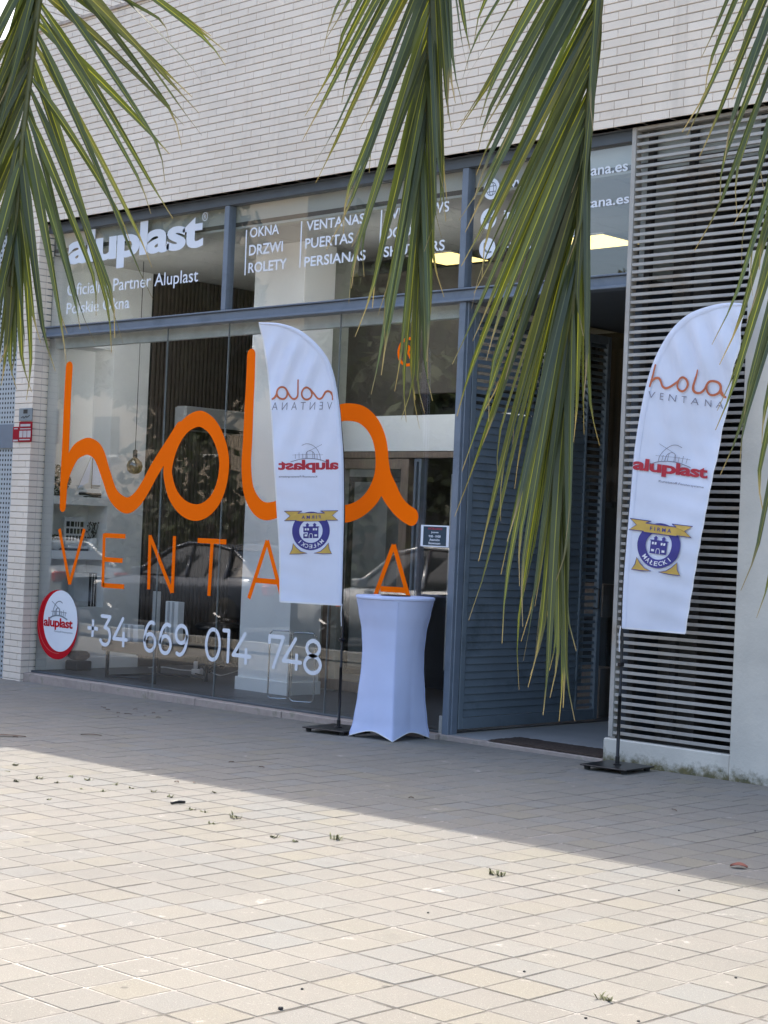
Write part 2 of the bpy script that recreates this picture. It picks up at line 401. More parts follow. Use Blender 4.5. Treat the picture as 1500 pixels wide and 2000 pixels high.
# transom: I-section beam, web between two flanges
member('steel_beam', (XL-.05, XR, YG-.07, YG+.06, ZB, ZB+.020), (XL-.02, XR, YG-.025, YG+.05, ZB+.0205, ZB+.0975), (XL-.02, XR, YG-.05, YG+.06, ZB+.098, ZB+.112))
for x in (x_m1, x_m2): member('mullion', (x-.032, x+.032, YG-.04, YG+.05, ZB+.113, ZT-.096))
member('jamb', (XL+.003, XL+.022, YG-.03, YG+.04, ZG-.03, ZB-.001), mat=M_STEELD)
member('jamb', (XL+.003, XL+.03, YG-.03, YG+.04, ZB+.113, ZT-.096), mat=M_STEELD)
XDP0, XDP1 = PY(872, 1300, YG).x, PY(884, 1300, YG).x
member('door_post', (-9.118, -9.052, YG-.045, YG+.05, .03, ZB-.001), (-9.0515, -9.036, YG-.02, YG+.05, .03, ZB-.001))
# sill
b = MB(); rs = random.Random(8); x = XL-.18
while x < -9.14:
    w = rs.uniform(.5, .9); x2 = min(-9.12, x+w)
    b.bbox(x+.001, x2-.001, YG-.115+rs.uniform(-.004, .004), YG+.25, -.12, ZG-.012+rs.uniform(-.003, .003), .006); x = x2
b.build('stone_sill', M_SILL, bld)
member('glazing_channel', (XL+.02, -9.12, YG-.02, YG+.03, ZG-.012, ZG+.006), mat=M_STEELD, e=.002)
# ---- glass
joints = [XL+.022, PY(323, 750, YG).x, PY(436, 900, YG).x, PY(662, 700, YG).x, -9.119]
for a, c_ in zip(joints, joints[1:]):
    b = MB(); b.box(a+.003, c_-.003, YG, YG+.012, ZG+.006, ZB-.004); b.build('glass_pane', M_GLASS, bld)
M_SEAL = simple('silicone_joint', (.20, .22, .22), .5)
for x in joints[1:4]: member('glass_joint', (x-.0028, x+.0028, YG-.002, YG+.014, ZG+.006, ZB-.004), mat=M_SEAL, e=.0005)
for a, c_ in ((XL+.03, x_m1-.032), (x_m1+.032, x_m2-.032), (x_m2+.032, XR-.002)):
    b = MB(); b.box(a, c_, YG, YG+.012, ZB+.113, ZT-.096); b.build('transom_pane', M_GLASS, bld)

# ---- interior
ZC = 4.36; XW = -14.92
b = MB(); b.box(-15.6, -9.10, YG+.26, 14.2, -.15, ZG-.004); b.box(-15.6, -9.10, YG+.055, YG+.2595, -.15, ZG-.006); b.build('shop_floor', M_FLOORI, bld)
b = MB(); nn = 0
xx = -15.6
while xx < -2:
    yy = YG+.17
    while yy < 14.2:
        b.box(xx+.004, min(-2, xx+.596), yy+.004, min(14.2, yy+.596), ZC+.002, ZC+.02); yy += .6
    xx += .6
ce = b.build('ceiling', M_CEIL, bld)
b = MB(); b.box(-15.6, -2, YG+.06, 14.4, ZC+.021, ZC+.06); b.build('ceiling_grid', M_DARKW, ce)
b = MB(); b.box(XL, -2, YG+.062, YG+.16, ZC, ZT+.1); b.build('bulkhead', M_BEIGEW, bld)
M_PELM = simple('pelmet', (.62, .66, .64), .8)
b = MB(); b.box(XL+.03, -9.13, YG+.10, YG+.16, ZB-.10, ZB+.02); b.build('pelmet', M_PELM, bld)
for (u, v) in ((876, 503), (1165, 470)):
    p = PZ(u, v, ZC-.001)
    b = MB(); b.bbox(p.x-.30, p.x+.30, p.y-.30, p.y+.30, ZC-.012, ZC+.0015, .003); L_ = b.build('ceiling_light', M_WHITEP, bld)
    b = MB(); b.box(p.x-.275, p.x+.275, p.y-.275, p.y+.275, ZC-.0155, ZC-.0125); b.build('diffuser', M_PANEL, L_)
for xa_, xb_ in ((XL+.35, -13.0), (-11.35, -9.5)):  # added fill lamps, hidden behind the pelmet to brighten the shop interior
    b = MB(); b.bbox(xa_, xb_, YG+.165, YG+.205, ZB-.06, ZB-.02, .004); L_ = b.build('added_fill_strip', M_WHITEP, bld)
    b = MB(); b.box(xa_+.02, xb_-.02, YG+.206, YG+.214, ZB-.058, ZB-.022); b.build('diffuser', M_FILL, L_)
# left side wall with built-in shelves (opening towards +x)
yn0 = YG+.22; yn1 = PX(214, 900, XW).y; yw1 = PX(270, 1200, XW).y
zb1t, zb1b = PX(150, 970, XW).z, PX(150, 986, XW).z; zb2t, zb2b = PX(140, 1076, XW).z, PX(140, 1092, XW).z
znt, znb = PX(100, 668, XW).z, PX(190, 1186, XW).z
b = MB()
b.box(XW-.4, XW, YG+.03, yn0, ZG, ZC); b.box(XW-.4, XW, yn1, yw1, ZG, ZC)
b.box(XW-.4, XW, yn0, yn1, znt, ZC); b.box(XW-.4, XW, yn0, yn1, ZG, znb)
b.box(XW-.45, XW-.34, yn0, yn1, znb, znt)
for lo, hi in ((zb1b, zb1t), (zb2b, zb2t)): b.box(XW-.339, XW+.004, yn0+.001, yn1-.001, lo, hi)
b.build('shelf_wall', M_WHITEW, bld)
member('skirting', (XW, XW+.018, YG+.06, yw1+.01, ZG-.003, ZG+.12), mat=M_WHITEW)
# slatted wall
b = MB(); y = yw1+.03; ys1 = 14.0
while y < ys1: b.box(XW-.005, XW+.022, y, y+.032, ZG+.10, ZC-.003); y += .056
o = b.build('slat_wall', M_SLAT, bld)
b = MB(); b.box(XW-.4, XW-.006, yw1+.001, 14.2, ZG, ZC); b.build('backing', M_BLACK, o)
b = MB(); b.box(-15.6, -9.3, 14.2, 14.35, ZG, ZC); b.build('shop_back_wall', M_GREYW, bld)
b = MB(); b.box(-7.46, -7.40, YG+.06, 14.3, ZB+.081, ZC); b.build('upper_side_wall', M_BEIGEW, bld)
# white column
cx0, cx1, cy0, cy1 = -12.58, -11.87, 11.02, 11.42
b = MB(); b.box(cx0, cx1, cy0, cy1, ZG-.01, ZC); b.build('column', M_WHITEW, bld)
member('column_base', (cx0-.02, cx1+.02, cy0-.022, cy1+.02, ZG-.008, ZG+.12), mat=M_WHITEW)
# partition with brown upper panel, white band and timber display windows
YP = 11.75
xg0, xg1 = PY(640, 560, YP).x - .5, PY(681, 640, YP).x
zwb, zwt = PY(780, 881.5, YP).z, PY(800, 812, YP).z
b = MB(); b.box(xg0, xg1, YP, YP+.1, ZG, ZC); b.build('grey_partition', M_BEIGEW, bld)
xo0, xo1 = PY(808, 790, YP).x, -9.18
zo0, zo1 = zwt, PY(840, 768, YP).z
zpt = PY(850, 524, YP).z
b = MB(); b.box(xg1+.001, xo0, YP, YP+.1, zwt+.001, zpt); b.box(xo0, xo1, YP, YP+.1, zo1, zpt); b.build('brown_partition', M_BROWNW, bld)
b = MB(); b.box(xg1-.1, -9.17, YP-.04, YP+.12, zwb, zwt); b.build('white_band', M_WHITEW, bld)
b = MB(); b.box(xo0, xo1, YP+.3, YP+.4, zo0, zo1); b.build('dark_recess', M_BLACK, bld)
def frame(name, x0, x1, z0, z1, y, w, d, mat, glassmat=None, rails=()):
    b = MB(); b.bbox(x0, x0+w, y, y+d, z0, z1, .004); b.bbox(x1-w, x1, y, y+d, z0, z1, .004)
    b.bbox(x0+w, x1-w, y+.001, y+d-.001, z1-w, z1, .004); b.bbox(x0+w, x1-w, y+.001, y+d-.001, z0, z0+w, .004)
    for z in rails: b.bbox(x0+w, x1-w, y+.001, y+d-.001, z-w*.6, z+w*.6, .004)
    o = b.build(name, mat, bld)
    if glassmat: q = MB(); q.box(x0+w, x1-w, y+d*.4, y+d*.6, z0+w, z1-w); q.build('pane', glassmat, o)
    return o
xa, xb = PY(628, 1300, YP).x, PY(797, 1000, YP).x
frame('display_window', xa, xb, ZG+.02, zwb-.07, YP-.02, .10, .09, M_WOODB, M_GLASS)
frame('display_window', xa+.16, xb-.16, ZG+.18, zwb-.24, YP+.10, .05, .05, M_BLACKS, M_GLASS)
b = MB(); b.bbox(xg1-.1, -9.18, YP-.03, YP+.08, zwb-.065, zwb-.002, .004); b.build('timber_head', M_WOODB, bld)
frame('display_window', xb+.07, xb+.16, ZG+.02, zwb-.07, YP-.02, .03, .09, M_STEEL)
frame('display_window', xb+.30, -9.20, ZG+.3, zwb-.2, YP+.25, .05, .06, M_GREYW, M_GLASS, rails=(1.35,))
b = MB(); b.box(xa-.4, -9.18, 13.0, 13.1, ZG, 3.6); b.build('storage_wall', M_DARK, bld)
b = MB(); b.box(xb+.32, -9.22, YP+.6, YP+.9, ZG+.9, 1.25); b.box(xb+.32, -9.22, YP+.6, YP+.9, ZG, .5); b.build('brown_cabinet', M_WOODB, bld)
# shop side wall behind the louvred door leaf
b = MB(); b.box(-9.165, -9.155, YG+.07, 12.6, ZG, ZB); b.build('side_glazing', M_GLASS, bld)
b = MB()
y = 11.35
while y < 12.3: b.box(-9.36, -9.34, y, y+.03, 2.55, 3.45); y += .062
b.build('rolling_grille', M_BLACKS, bld)
# ---- recessed entry
b = MB(); b.box(-9.15, -7.5, YG-.02, 12.62, -.15, .048); b.build('entry_floor', M_ENTRY, bld)
b = MB(); b.bbox(-9.115, -7.505, YG-.075, YG-.021, -.1, .046, .006); b.build('threshold', M_SILL, bld)
b = MB(); b.box(-9.15, -7.46, YG+.062, 12.7, ZB+.005, ZB+.08); b.build('entry_ceiling', M_STEELD, bld)
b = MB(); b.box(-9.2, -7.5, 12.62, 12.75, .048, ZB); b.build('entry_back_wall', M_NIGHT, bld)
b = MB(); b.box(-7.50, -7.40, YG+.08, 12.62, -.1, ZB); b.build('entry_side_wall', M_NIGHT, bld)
b = MB(); x = -9.02
while x < -7.5: b.box(x, x+.035, 12.59, 12.619, 2.0, ZB-.1); x += .085
b.build('timber_strips', M_WOODB, bld)
b = MB(); b.bbox(-8.98, -7.55, 12.58, 12.618, .06, 1.15, .004); b.build('grey_dado', M_LOUV, bld)
b = MB(); b.box(-8.98, -7.55, 12.57, 12.617, 1.94, 1.99); b.build('dado_rail', M_STEEL, bld)
# louvred door leaf standing open, square to the shopfront
XD = -9.065
dr = MB(); yd0, yd1, zd0, zd1 = YG+.06, 12.08, .085, 3.42
dr.bbox(XD-.02, XD+.03, yd0, yd0+.055, zd0, zd1, .003); dr.bbox(XD-.02, XD+.03, yd1-.05, yd1, zd0, zd1, .003)
dr.bbox(XD-.019, XD+.029, yd0+.056, yd1-.051, zd0, zd0+.09, .003); dr.bbox(XD-.019, XD+.029, yd0+.056, yd1-.051, zd1-.07, zd1, .003)
door = dr.build('louvred_door', M_LOUV, bld)
sl = MB(); z = zd0+.095
while z < zd1-.08:
    hi_ = z > 2.60
    Mx = Matrix.Translation((XD+.006, 0, z+.03)) @ Matrix.Rotation(R_(-13 if not hi_ else -38), 4, 'Y')
    if hi_: sl.bbox(-.004, .004, yd0+.057, yd1-.052, -.022, .022, .0015, Mx)
    else: sl.bbox(-.004, .004, yd0+.057, yd1-.30, -.032, .032, .0015, Mx); sl.bbox(-.003, .003, yd1-.29, yd1-.052, -.012, .012, .0015, Mx)
    z += .060
sl.build('door_slats', M_LOUV, door)
hb = MB(); hb.bbox(XD-.015, XD+.025, yd1-.305, yd1-.285, zd0+.09, zd1-.07, .002); hb.build('door_muntin', M_LOUV, door)
hb = MB(); hb.tube([(XD+.02, yd1-.10, 1.05), (XD+.075, yd1-.10, 1.05), (XD+.075, yd1-.10, 1.22), (XD+.02, yd1-.10, 1.22)], .009); hb.build('handle', M_BLACKS, door)
hb = MB(); hb.bbox(-9.155, -9.122, YG-.04, YG-.012, .04, .19, .002); hb.build('floor_bolt', M_ALU, bld)
# ---- white louvred screen
XS0, XS1 = -7.455, 0.4
sc = MB(); ZS0 = .235
sc.bbox(XS0-.012, XS0+.025, YG-.075, YG+.0, ZS0-.02, ZT-.004, .002); sc.bbox(XS0+.0255, XS1, YG-.07, YG-.01, ZT-.03, ZT-.005, .002)
screen = sc.build('louvred_screen', M_ALU, bld)
screen['label'] = 'pale aluminium screen of horizontal slats'
sl = MB(); z = ZS0; rs = random.Random(4)
while z < ZT-.05:
    dz = rs.uniform(-.0015, .0015)
    sl.bbox(XS0+.0255, XS1, YG-.066, YG-.042, z+dz, z+.0225+dz, .0015); z += .0549
sl.build('screen_slats', M_ALU, screen)
b = MB(); b.bbox(XS0+.01, XS1, YG-.02, YG+.03, ZS0-.03, ZS0-.005, .002)
for x in (-7.36, -7.0, -6.42, -5.4, -4.2, -3.0, -1.8, -.6): b.box(x, x+.05, YG-.015, YG+.03, ZS0, ZT-.04)
b.build('screen_posts', M_DARK, screen)
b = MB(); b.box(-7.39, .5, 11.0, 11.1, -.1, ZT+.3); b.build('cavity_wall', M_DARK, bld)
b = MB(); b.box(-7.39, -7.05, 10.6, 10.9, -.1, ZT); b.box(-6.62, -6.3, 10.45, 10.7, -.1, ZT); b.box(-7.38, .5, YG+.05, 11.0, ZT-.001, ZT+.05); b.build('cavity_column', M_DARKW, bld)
m, t, out = newmat('plinth_render')
g = N(t, 'ShaderNodeNewGeometry'); sp = N(t, 'ShaderNodeSeparateXYZ'); t.links.new(g.outputs['Position'], sp.inputs[0])
nz = tex(t, 14, 6, .7)
ad = N(t, 'ShaderNodeMath', operation='MULTIPLY_ADD'); t.links.new(nz, ad.inputs[0]); ad.inputs[1].default_value = -.30; t.links.new(sp.outputs[2], ad.inputs[2])
df = ramp(t, ad.outputs[0], -.125, -.035, 1, 0)
base = mixc(t, ramp(t, tex(t, 3, 6), .35, .7), (.66, .63, .56), (.55, .53, .475))
grime = mixc(t, ramp(t, tex(t, 9, 5), .4, .65), (.16, .135, .060), (.10, .10, .06))
bb = pbsdf(t, out, mixc(t, df, base, grime), .9); t.links.new(bump(t, tex(t, 45, 5), .4, .006), bb.inputs['Normal']); M_PLR = m
b = MB(); b.bbox(-7.50, -6.425, YG-.085, YG+.35, -.15, ZS0-.031, .008); b.build('plinth', M_PLR, bld)
b = MB(); b.bbox(-6.421, 0.5, YG-.10, YG+.30, -.15, 3.66, .006); b.build('concrete_wall', M_PLR, bld)
# neighbouring perforated shutter beyond the pillar
m, t, out = newmat('perforated_metal')
vo = N(t, 'ShaderNodeTexBrick'); vo.offset = 0; vo.inputs['Scale'].default_value = 1; vo.inputs['Brick Width'].default_value = .05; vo.inputs['Row Height'].default_value = .05; vo.inputs['Mortar Size'].default_value = .014
vo.inputs['Color1'].default_value = vo.inputs['Color2'].default_value = (.01, .01, .01, 1); vo.inputs['Mortar'].default_value = (.40, .44, .46, 1)
g = N(t, 'ShaderNodeNewGeometry'); mp = N(t, 'ShaderNodeMapping'); mp.inputs['Rotation'].default_value = (R_(90), 0, 0); t.links.new(g.outputs['Position'], mp.inputs[0]); t.links.new(mp.outputs[0], vo.inputs['Vector'])
pbsdf(t, out, vo.outputs[0], .5)
b = MB(); b.box(XP-1.6, XP-.001, YB+.06, YB+.09, -.1, 2.35); b.box(XP-1.6, XP-.001, YB+.06, YB+.09, 2.6, 4.6); b.build('perforated_shutter', m, bld)
b = MB(); b.box(XP-1.6, XP-.001, YB+.04, YB+.10, 2.351, 2.599); b.box(XP-1.6, XP-.001, YB+.12, YB+.3, -.1, 4.66); b.build('shutter_rail', M_STEEL, bld)

# ================================================================== LETTERING
def catmull(pts, n=8, closed=False):
    P = [Vector(p) for p in pts]; L = len(P); out = []
    rng = range(L if closed else L-1)
    for i in rng:
        p0 = P[(i-1) % L] if closed else P[max(0, i-1)]; p1 = P[i]; p2 = P[(i+1) % L] if closed else P[i+1]
        p3 = P[(i+2) % L] if closed else P[min(L-1, i+2)]
        for k in range(n):
            t = k/n
            out.append(.5*((2*p1)+(p2-p0)*t+(2*p0-5*p1+4*p2-p3)*t*t+(3*p1-p0-3*p2+p3)*t**3))
    if not closed: out.append(P[-1])
    return out
def ribbon(b, pts, w, cap=True, closed=False, fn=None, lift=0.0):
    """flat stroke of width w (number or list) along 2D points; fn maps (a, b, lift) to a real point"""
    P = [Vector((p[0], p[1])) for p in pts]; n = len(P)
    ws = w if isinstance(w, (list, tuple)) else [w]*n
    l, r = [], []
    for i in range(n):
        if closed: t = P[(i+1) % n]-P[(i-1) % n]
        else: t = P[min(i+1, n-1)]-P[max(i-1, 0)]
        if t.length < 1e-9: t = Vector((1, 0))
        t.normalize(); q = Vector((-t.y, t.x))*ws[i]*.5
        l.append(P[i]+q); r.append(P[i]-q)
    li = [b.vert(fn(p.x, p.y, lift)) for p in l]; ri = [b.vert(fn(p.x, p.y, lift)) for p in r]
    for i in range(n if closed else n-1):
        j = (i+1) % n; b.face((li[i], ri[i], ri[j], li[j]))
    if cap and not closed:
        for i, s_ in ((0, -1), (n-1, 1)):
            t = (P[1]-P[0]) if i == 0 else (P[-1]-P[-2]); a0 = math.atan2(t.y, t.x); rad = ws[i]*.5
            arc = []
            for k in range(9):
                a = a0 + (math.pi/2 + math.pi*k/8 if s_ < 0 else -math.pi/2 + math.pi*k/8)
                arc.append(b.vert(fn(P[i].x+rad*math.cos(a), P[i].y+rad*math.sin(a), lift)))
            b.face(arc)
def disc2(b, cx, cy, rx, ry, fn, lift=0.0, n=40, r_in=0.0, rings=4):
    prev = None
    for k in range(rings+1):
        f = r_in + (1-r_in)*k/rings
        if f < 1e-6: cur = [b.vert(fn(cx, cy, lift))]
        else: cur = [b.vert(fn(cx+rx*f*math.cos(2*math.pi*i/n), cy+ry*f*math.sin(2*math.pi*i/n), lift)) for i in range(n)]
        if prev:
            for i in range(n):
                j = (i+1) % n
                if len(prev) == 1: b.face((prev[0], cur[i], cur[j]))
                else: b.face((prev[i], cur[i], cur[j], prev[j]))
        prev = cur
_TXT = {}
def text2(body, bold=0.0, spacing=1.0):
    key = (body, bold, spacing)
    if key in _TXT: return _TXT[key]
    cu = bpy.data.curves.new('lettering_source', 'FONT'); cu.body = body; cu.size = 1; cu.offset = bold; cu.space_character = spacing; cu.resolution_u = 4
    ob = bpy.data.objects.new('lettering_source', cu); C.objects.link(ob)
    dg = bpy.context.evaluated_depsgraph_get(); me = ob.evaluated_get(dg).to_mesh()
    vs = [(v.co.x, v.co.y) for v in me.vertices]; fs = [tuple(p.vertices) for p in me.polygons]
    ob.evaluated_get(dg).to_mesh_clear(); bpy.data.objects.remove(ob); bpy.data.curves.remove(cu)
    x0 = min(v[0] for v in vs); x1 = max(v[0] for v in vs); y0 = min(v[1] for v in vs); y1 = max(v[1] for v in vs)
    _TXT[key] = ([((x-x0)/(x1-x0), (y-y0)/(y1-y0)) for x, y in vs], fs); return _TXT[key]
def put_text(b, body, x0, x1, y0, y1, fn, lift=0.0, bold=0.0, spacing=1.0):
    vs, fs = text2(body, bold, spacing); k = len(b.v)
    for (x, y) in vs: b.vert(fn(x0+(x1-x0)*x, y0+(y1-y0)*y, lift))
    for f in fs: b.face([k+i for i in f])
YV = YG-.0015
def FG(a, z, lift): return (a, YV-lift, z)                        # facade coordinates (x, z) on the outside of the glass
def fpx(u, v): p = PY(u, v, YV); return (p.x, p.z)
def fit(b, body, uL, vT, vB, uR, vR, bold=.0, spacing=1.0, lift=0.0):
    a, zt = fpx(uL, vT); _, zb = fpx(uL, vB); x1, _ = fpx(uR, vR)
    put_text(b, body, a, x1, zb, zt, FG, lift, bold, spacing)

# --- big orange script on the glass
LT = {}
def script(paths):
    b = MB(); lf = 0
    for pts in paths:
        q = [(*fpx(u, v), w) for u, v, w in pts[0]]
        sm = catmull(q, 10, pts[1])
        ribbon(b, [(p.x, p.y) for p in sm], [p.z for p in sm], True, pts[1], FG, lf); lf += .0006
    return b
h_stem = ([(135.3, 717, .118), (132.3, 770, .118), (129.5, 840, .120), (126.5, 905, .122), (124.3, 950, .122), (122.6, 990, .105)], False)
h_arch = ([(124.5, 946, .115), (132, 915, .15), (146, 886, .165), (161, 874.5, .170), (176, 872.5, .172), (193, 887, .170), (208, 930, .150), (222, 968, .150), (245.5, 987, .158), (266, 977, .155), (284, 951, .150), (300, 921, .150), (317, 893, .150), (336, 864, .15), (352, 838, .15)], False)
o_ring = ([(386.5, 818, .150), (407, 826, .148), (422, 845, .145), (434, 876, .140), (438, 908, .138), (433, 945, .140), (421, 975, .145), (402, 995, .150), (380, 1001, .155), (357, 991, .150), (339, 968, .140), (329.5, 937, .130), (328.5, 910, .130), (340, 868, .135), (360, 834, .145)], True)
l_stem = ([(491, 693, .112), (489.5, 740, .116), (486.5, 800, .122), (484, 860, .126), (481.5, 905, .130), (484, 948, .138), (492, 974, .150), (504, 991, .158), (516, 998, .160), (529, 998, .158), (545, 992, .150), (563, 972, .148), (580, 945, .148), (598, 905, .148), (612, 870, .148)], False)
a_bowl = ([(684, 805, .150), (708, 811, .150), (729, 831, .150), (742, 861, .148), (746.5, 897, .150), (744, 932, .16), (732, 963, .16), (714, 985, .15), (692, 999, .15), (668, 1004, .15), (646, 998, .15), (626, 976, .15), (613, 940, .15), (611, 900, .15), (620, 858, .15), (640, 824, .15), (662, 808, .15)], True)
a_tail = ([(746.5, 897, .148), (750, 930, .17), (760, 958, .19), (775, 984, .165), (790, 1000, .155), (804.5, 1009.5, .15)], False)
bo = script([h_stem, h_arch, o_ring, l_stem, a_bowl, a_tail])
# registered mark of the script
x_, z_ = fpx(797, 687); xe, _ = fpx(818, 687); rr_ = xe-x_
disc2(bo, x_, z_, rr_, rr_, FG, 0, 36, .80, 1)
put_text(bo, 'R', x_-rr_*.36, x_+rr_*.40, z_-rr_*.48, z_+rr_*.48, FG, 0, .03)
o = bo.build('script_lettering', M_VINYLO, bld); o['label'] = 'big orange handwriting reading hola across the shop glass'
W_ = .046
def line(b, a, c_, w, lift=0.0): ribbon(b, [fpx(*a), fpx(*c_)], w, False, False, FG, lift)
L2 = [((116, 1033), (136, 1141)), ((136, 1141), (165, 1033)),
      ((203.7, 1042), (200.7, 1146)), ((204, 1045.5), (245, 1047.5)), ((203, 1092.5), (239.5, 1095)), ((201, 1143), (242.5, 1146)),
      ((293.2, 1045), (290.2, 1151)), ((293.5, 1048), (336, 1157)), ((341, 1047), (336.5, 1158)),
      ((386, 1055.5), (442, 1058.5)), ((414.5, 1057), (408, 1164)),
      ((486, 1169), (522, 1056)), ((522, 1056), (552, 1172)), ((497, 1133), (543, 1137)),
      ((606, 1064), (602, 1178)), ((606, 1066), (660, 1182)), ((663, 1068), (660, 1184)),
      ((730.5, 1170), (769, 1064)), ((769, 1064), (800, 1174)), ((743, 1150), (793, 1153))]
for lo_, hi_, ch_ in ((0, 2, 'V'), (2, 6, 'E'), (6, 9, 'N'), (9, 11, 'T'), (11, 14, 'A'), (14, 17, 'N'), (17, 20, 'A')):
    bv = MB()
    for k in range(lo_, hi_): line(bv, *L2[k], W_, .0004*(k % 3))
    o = bv.build('orange_capital', M_VINYLO, bld); o['label'] = 'thin orange capital letter %s on the glass' % ch_
# --- phone number
G_ = {'3': [[(.05, 1), (.92, 1), (.40, .60)], 'c', [(.40, .60), (.62, .59), (.86, .50), (.97, .31), (.88, .11), (.66, .01), (.38, 0), (.16, .05), (.02, .14)]],
      '4': [[(.66, 1), (.0, .27), (1, .27)], [(.76, .54), (.76, 0)]],
      '6': ['c', [(.82, .96), (.60, 1), (.36, .93), (.14, .72), (.05, .45), (.05, .28), (.18, .08), (.48, 0), (.78, .06), (.96, .27), (.84, .50), (.54, .59), (.24, .53), (.07, .36)]],
      '0': ['o', [(.5, 1), (.82, .88), (.98, .5), (.82, .12), (.5, 0), (.18, .12), (.02, .5), (.18, .88)]],
      '1': [[(0, 1), (.86, 1), (.86, 0)]],
      '7': [[(.03, .80), (.03, 1), (1, 1), (.36, 0)]],
      '8': ['o', [(.5, 1), (.80, .92), (.90, .76), (.78, .60), (.5, .53), (.22, .60), (.10, .76), (.20, .92)], 'o', [(.5, .53), (.84, .45), (1, .26), (.84, .07), (.5, 0), (.16, .07), (0, .26), (.16, .45)]],
      '+': [[(0, .5), (1, .5)], [(.5, 0), (.5, 1)]]}
G_['9'] = ['c', [(1-x, 1-y) for x, y in G_['6'][1]]]
bn = MB(); WN = .036
for ch, u0, u1, vt, vb in (('+', 172, 192, 1209, 1243), ('3', 198, 217, 1203, 1258), ('4', 223.5, 249, 1207, 1262), ('6', 283, 305.5, 1214, 1270), ('6', 313, 336, 1218, 1274.5), ('9', 343.5, 367.5, 1221, 1278),
                           ('0', 403.5, 431, 1228, 1287), ('1', 437, 449, 1231, 1291), ('4', 457, 490, 1236, 1295), ('7', 526, 554, 1242, 1302), ('4', 555, 589, 1246, 1307), ('8', 597, 628, 1250, 1313)):
    kind = None
    for it in G_[ch]:
        if isinstance(it, str): kind = it; continue
        a0, zt0 = fpx(u0, vt); a1, _ = fpx(u1, vt); _, zb0 = fpx(u0, vb)
        pts = [(a0+(a1-a0)*x, zb0+(zt0-zb0)*y, 0) for x, y in it]
        if kind == 'c': pts = catmull(pts, 6); cl = False
        elif kind == 'o': pts = catmull(pts, 6, True); cl = True
        else: cl = False
        if kind is None and len(pts) > 2:
            for i in range(len(pts)-1): ribbon(bn, [pts[i][:2], pts[i+1][:2]], WN, True, False, FG, .0003*(i % 2))
        else: ribbon(bn, [(p[0], p[1]) for p in pts], WN, kind is not None, cl, FG, .0005 if kind else 0)
        kind = None
o = bn.build('phone_number', M_VINYLW, bld); o['label'] = 'white phone number in thin rounded digits'
# --- white lettering of the transom panes
def panes_text(name, label, *fits, marks=()):
    bw = MB()
    for a_, kw in fits: fit(bw, *a_, **kw)
    for f_ in marks: f_(bw)
    o = bw.build(name, M_VINYLW, bld); o['label'] = label
def reg_mark(bw):
    x_, z_ = fpx(400.5, 423)
    disc2(bw, x_, z_, .040, .040, FG, 0, 30, .84, 1); put_text(bw, 'R', x_-.014, x_+.015, z_-.02, z_+.02, FG)
panes_text('brand_lettering', 'large bold white lettering reading aluplast', (('aluplast', 135, 455, 536, 397, 462, .035, .93), {}), marks=(reg_mark,))
panes_text('partner_lettering', 'two thin white lines under the bold lettering', (('Oficialny Partner Aluplast', 132, 555, 586, 387, 543, .004), {}), (('Polskie Okna', 130.5, 592, 614, 253, 590, .004), {}))
BL = dict(bold=.016)
panes_text('product_list', 'white list reading OKNA, DRZWI, ROLETY', *[(a_, BL) for a_ in (('OKNA', 488.8, 445, 464.5, 545.6, 436), ('DRZWI', 487, 479, 499.5, 553, 470), ('ROLETY', 485.6, 513.5, 533.5, 560.5, 503))], marks=(lambda bw: line(bw, (481.6, 449), (478.4, 537.5), .016),))
panes_text('product_list', 'white list reading VENTANAS, PUERTAS, PERSIANAS', *[(a_, BL) for a_ in (('VENTANAS', 599, 432, 451.5, 712.5, 420), ('PUERTAS', 596.5, 466, 486, 690.5, 455), ('PERSIANAS', 594.8, 502, 521.8, 714.5, 488))], marks=(lambda bw: line(bw, (589.4, 432), (585.6, 523), .016),))
panes_text('product_list', 'white list reading WINDOWS, DOORS, SHUTTERS', *[(a_, BL) for a_ in (('WINDOWS', 753.5, 409.5, 430, 877.8, 395), ('DOORS', 751.5, 446, 467, 829, 436), ('SHUTTERS', 750, 482, 502.5, 869, 470))], marks=(lambda bw: line(bw, (745.6, 410), (740.8, 506), .016),))
def fit_r(b, body, uL, uR, v_top, v_bot, bold, kx=1.0):
    x1, zb = fpx(uR, v_bot); _, zt = fpx(uR, v_top); x0, _ = fpx(uL, v_bot+40); put_text(b, body, x0, x1, zb, zt, FG, 0, bold)
for lab_, q_ in (('white web address', ('www.holaventana.es', 988, 1226, 312, 333.5, .016)), ('white mail address', ('info@holaventana.es', 983, 1228.5, 376, 402, .016)), ('white telephone line', ('+34 669 014 748', 980, 1153, 455, 474, .012))):
    bw = MB(); fit_r(bw, *q_); o = bw.build('contact_line', M_VINYLW, bld); o['label'] = lab_
bi = MB(); bc = MB()
for (u, v) in ((960, 369), (954, 427.5), (951.6, 485)):
    x_, z_ = fpx(u, v); disc2(bi, x_, z_, .083, .083, FG)
o = bi.build('contact_icons', M_VINYLW, bld)
M_ICON = simple('icon_grey', (.20, .23, .26), .6)
x_, z_ = fpx(960, 369)
for rx in (.022, .05): ribbon(bc, [(x_+rx*math.cos(a), z_+.052*math.sin(a)) for a in [2*math.pi*k/24 for k in range(24)]], .007, False, True, FG, .001)
for dz in (-.022, .022): ribbon(bc, [(x_-.045, z_+dz), (x_+.045, z_+dz)], .007, False, False, FG, .0014)
x_, z_ = fpx(954, 427.5)
bc.poly([FG(x_+a, z_+c_, .001) for a, c_ in ((-.048, -.035), (.048, -.035), (.048, .012), (-.048, .012))])
ribbon(bc, [(x_-.03, z_+.022), (x_-.005, z_-.005), (x_+.04, z_+.045)], .012, True, False, FG, .0016)
x_, z_ = fpx(951.6, 485)
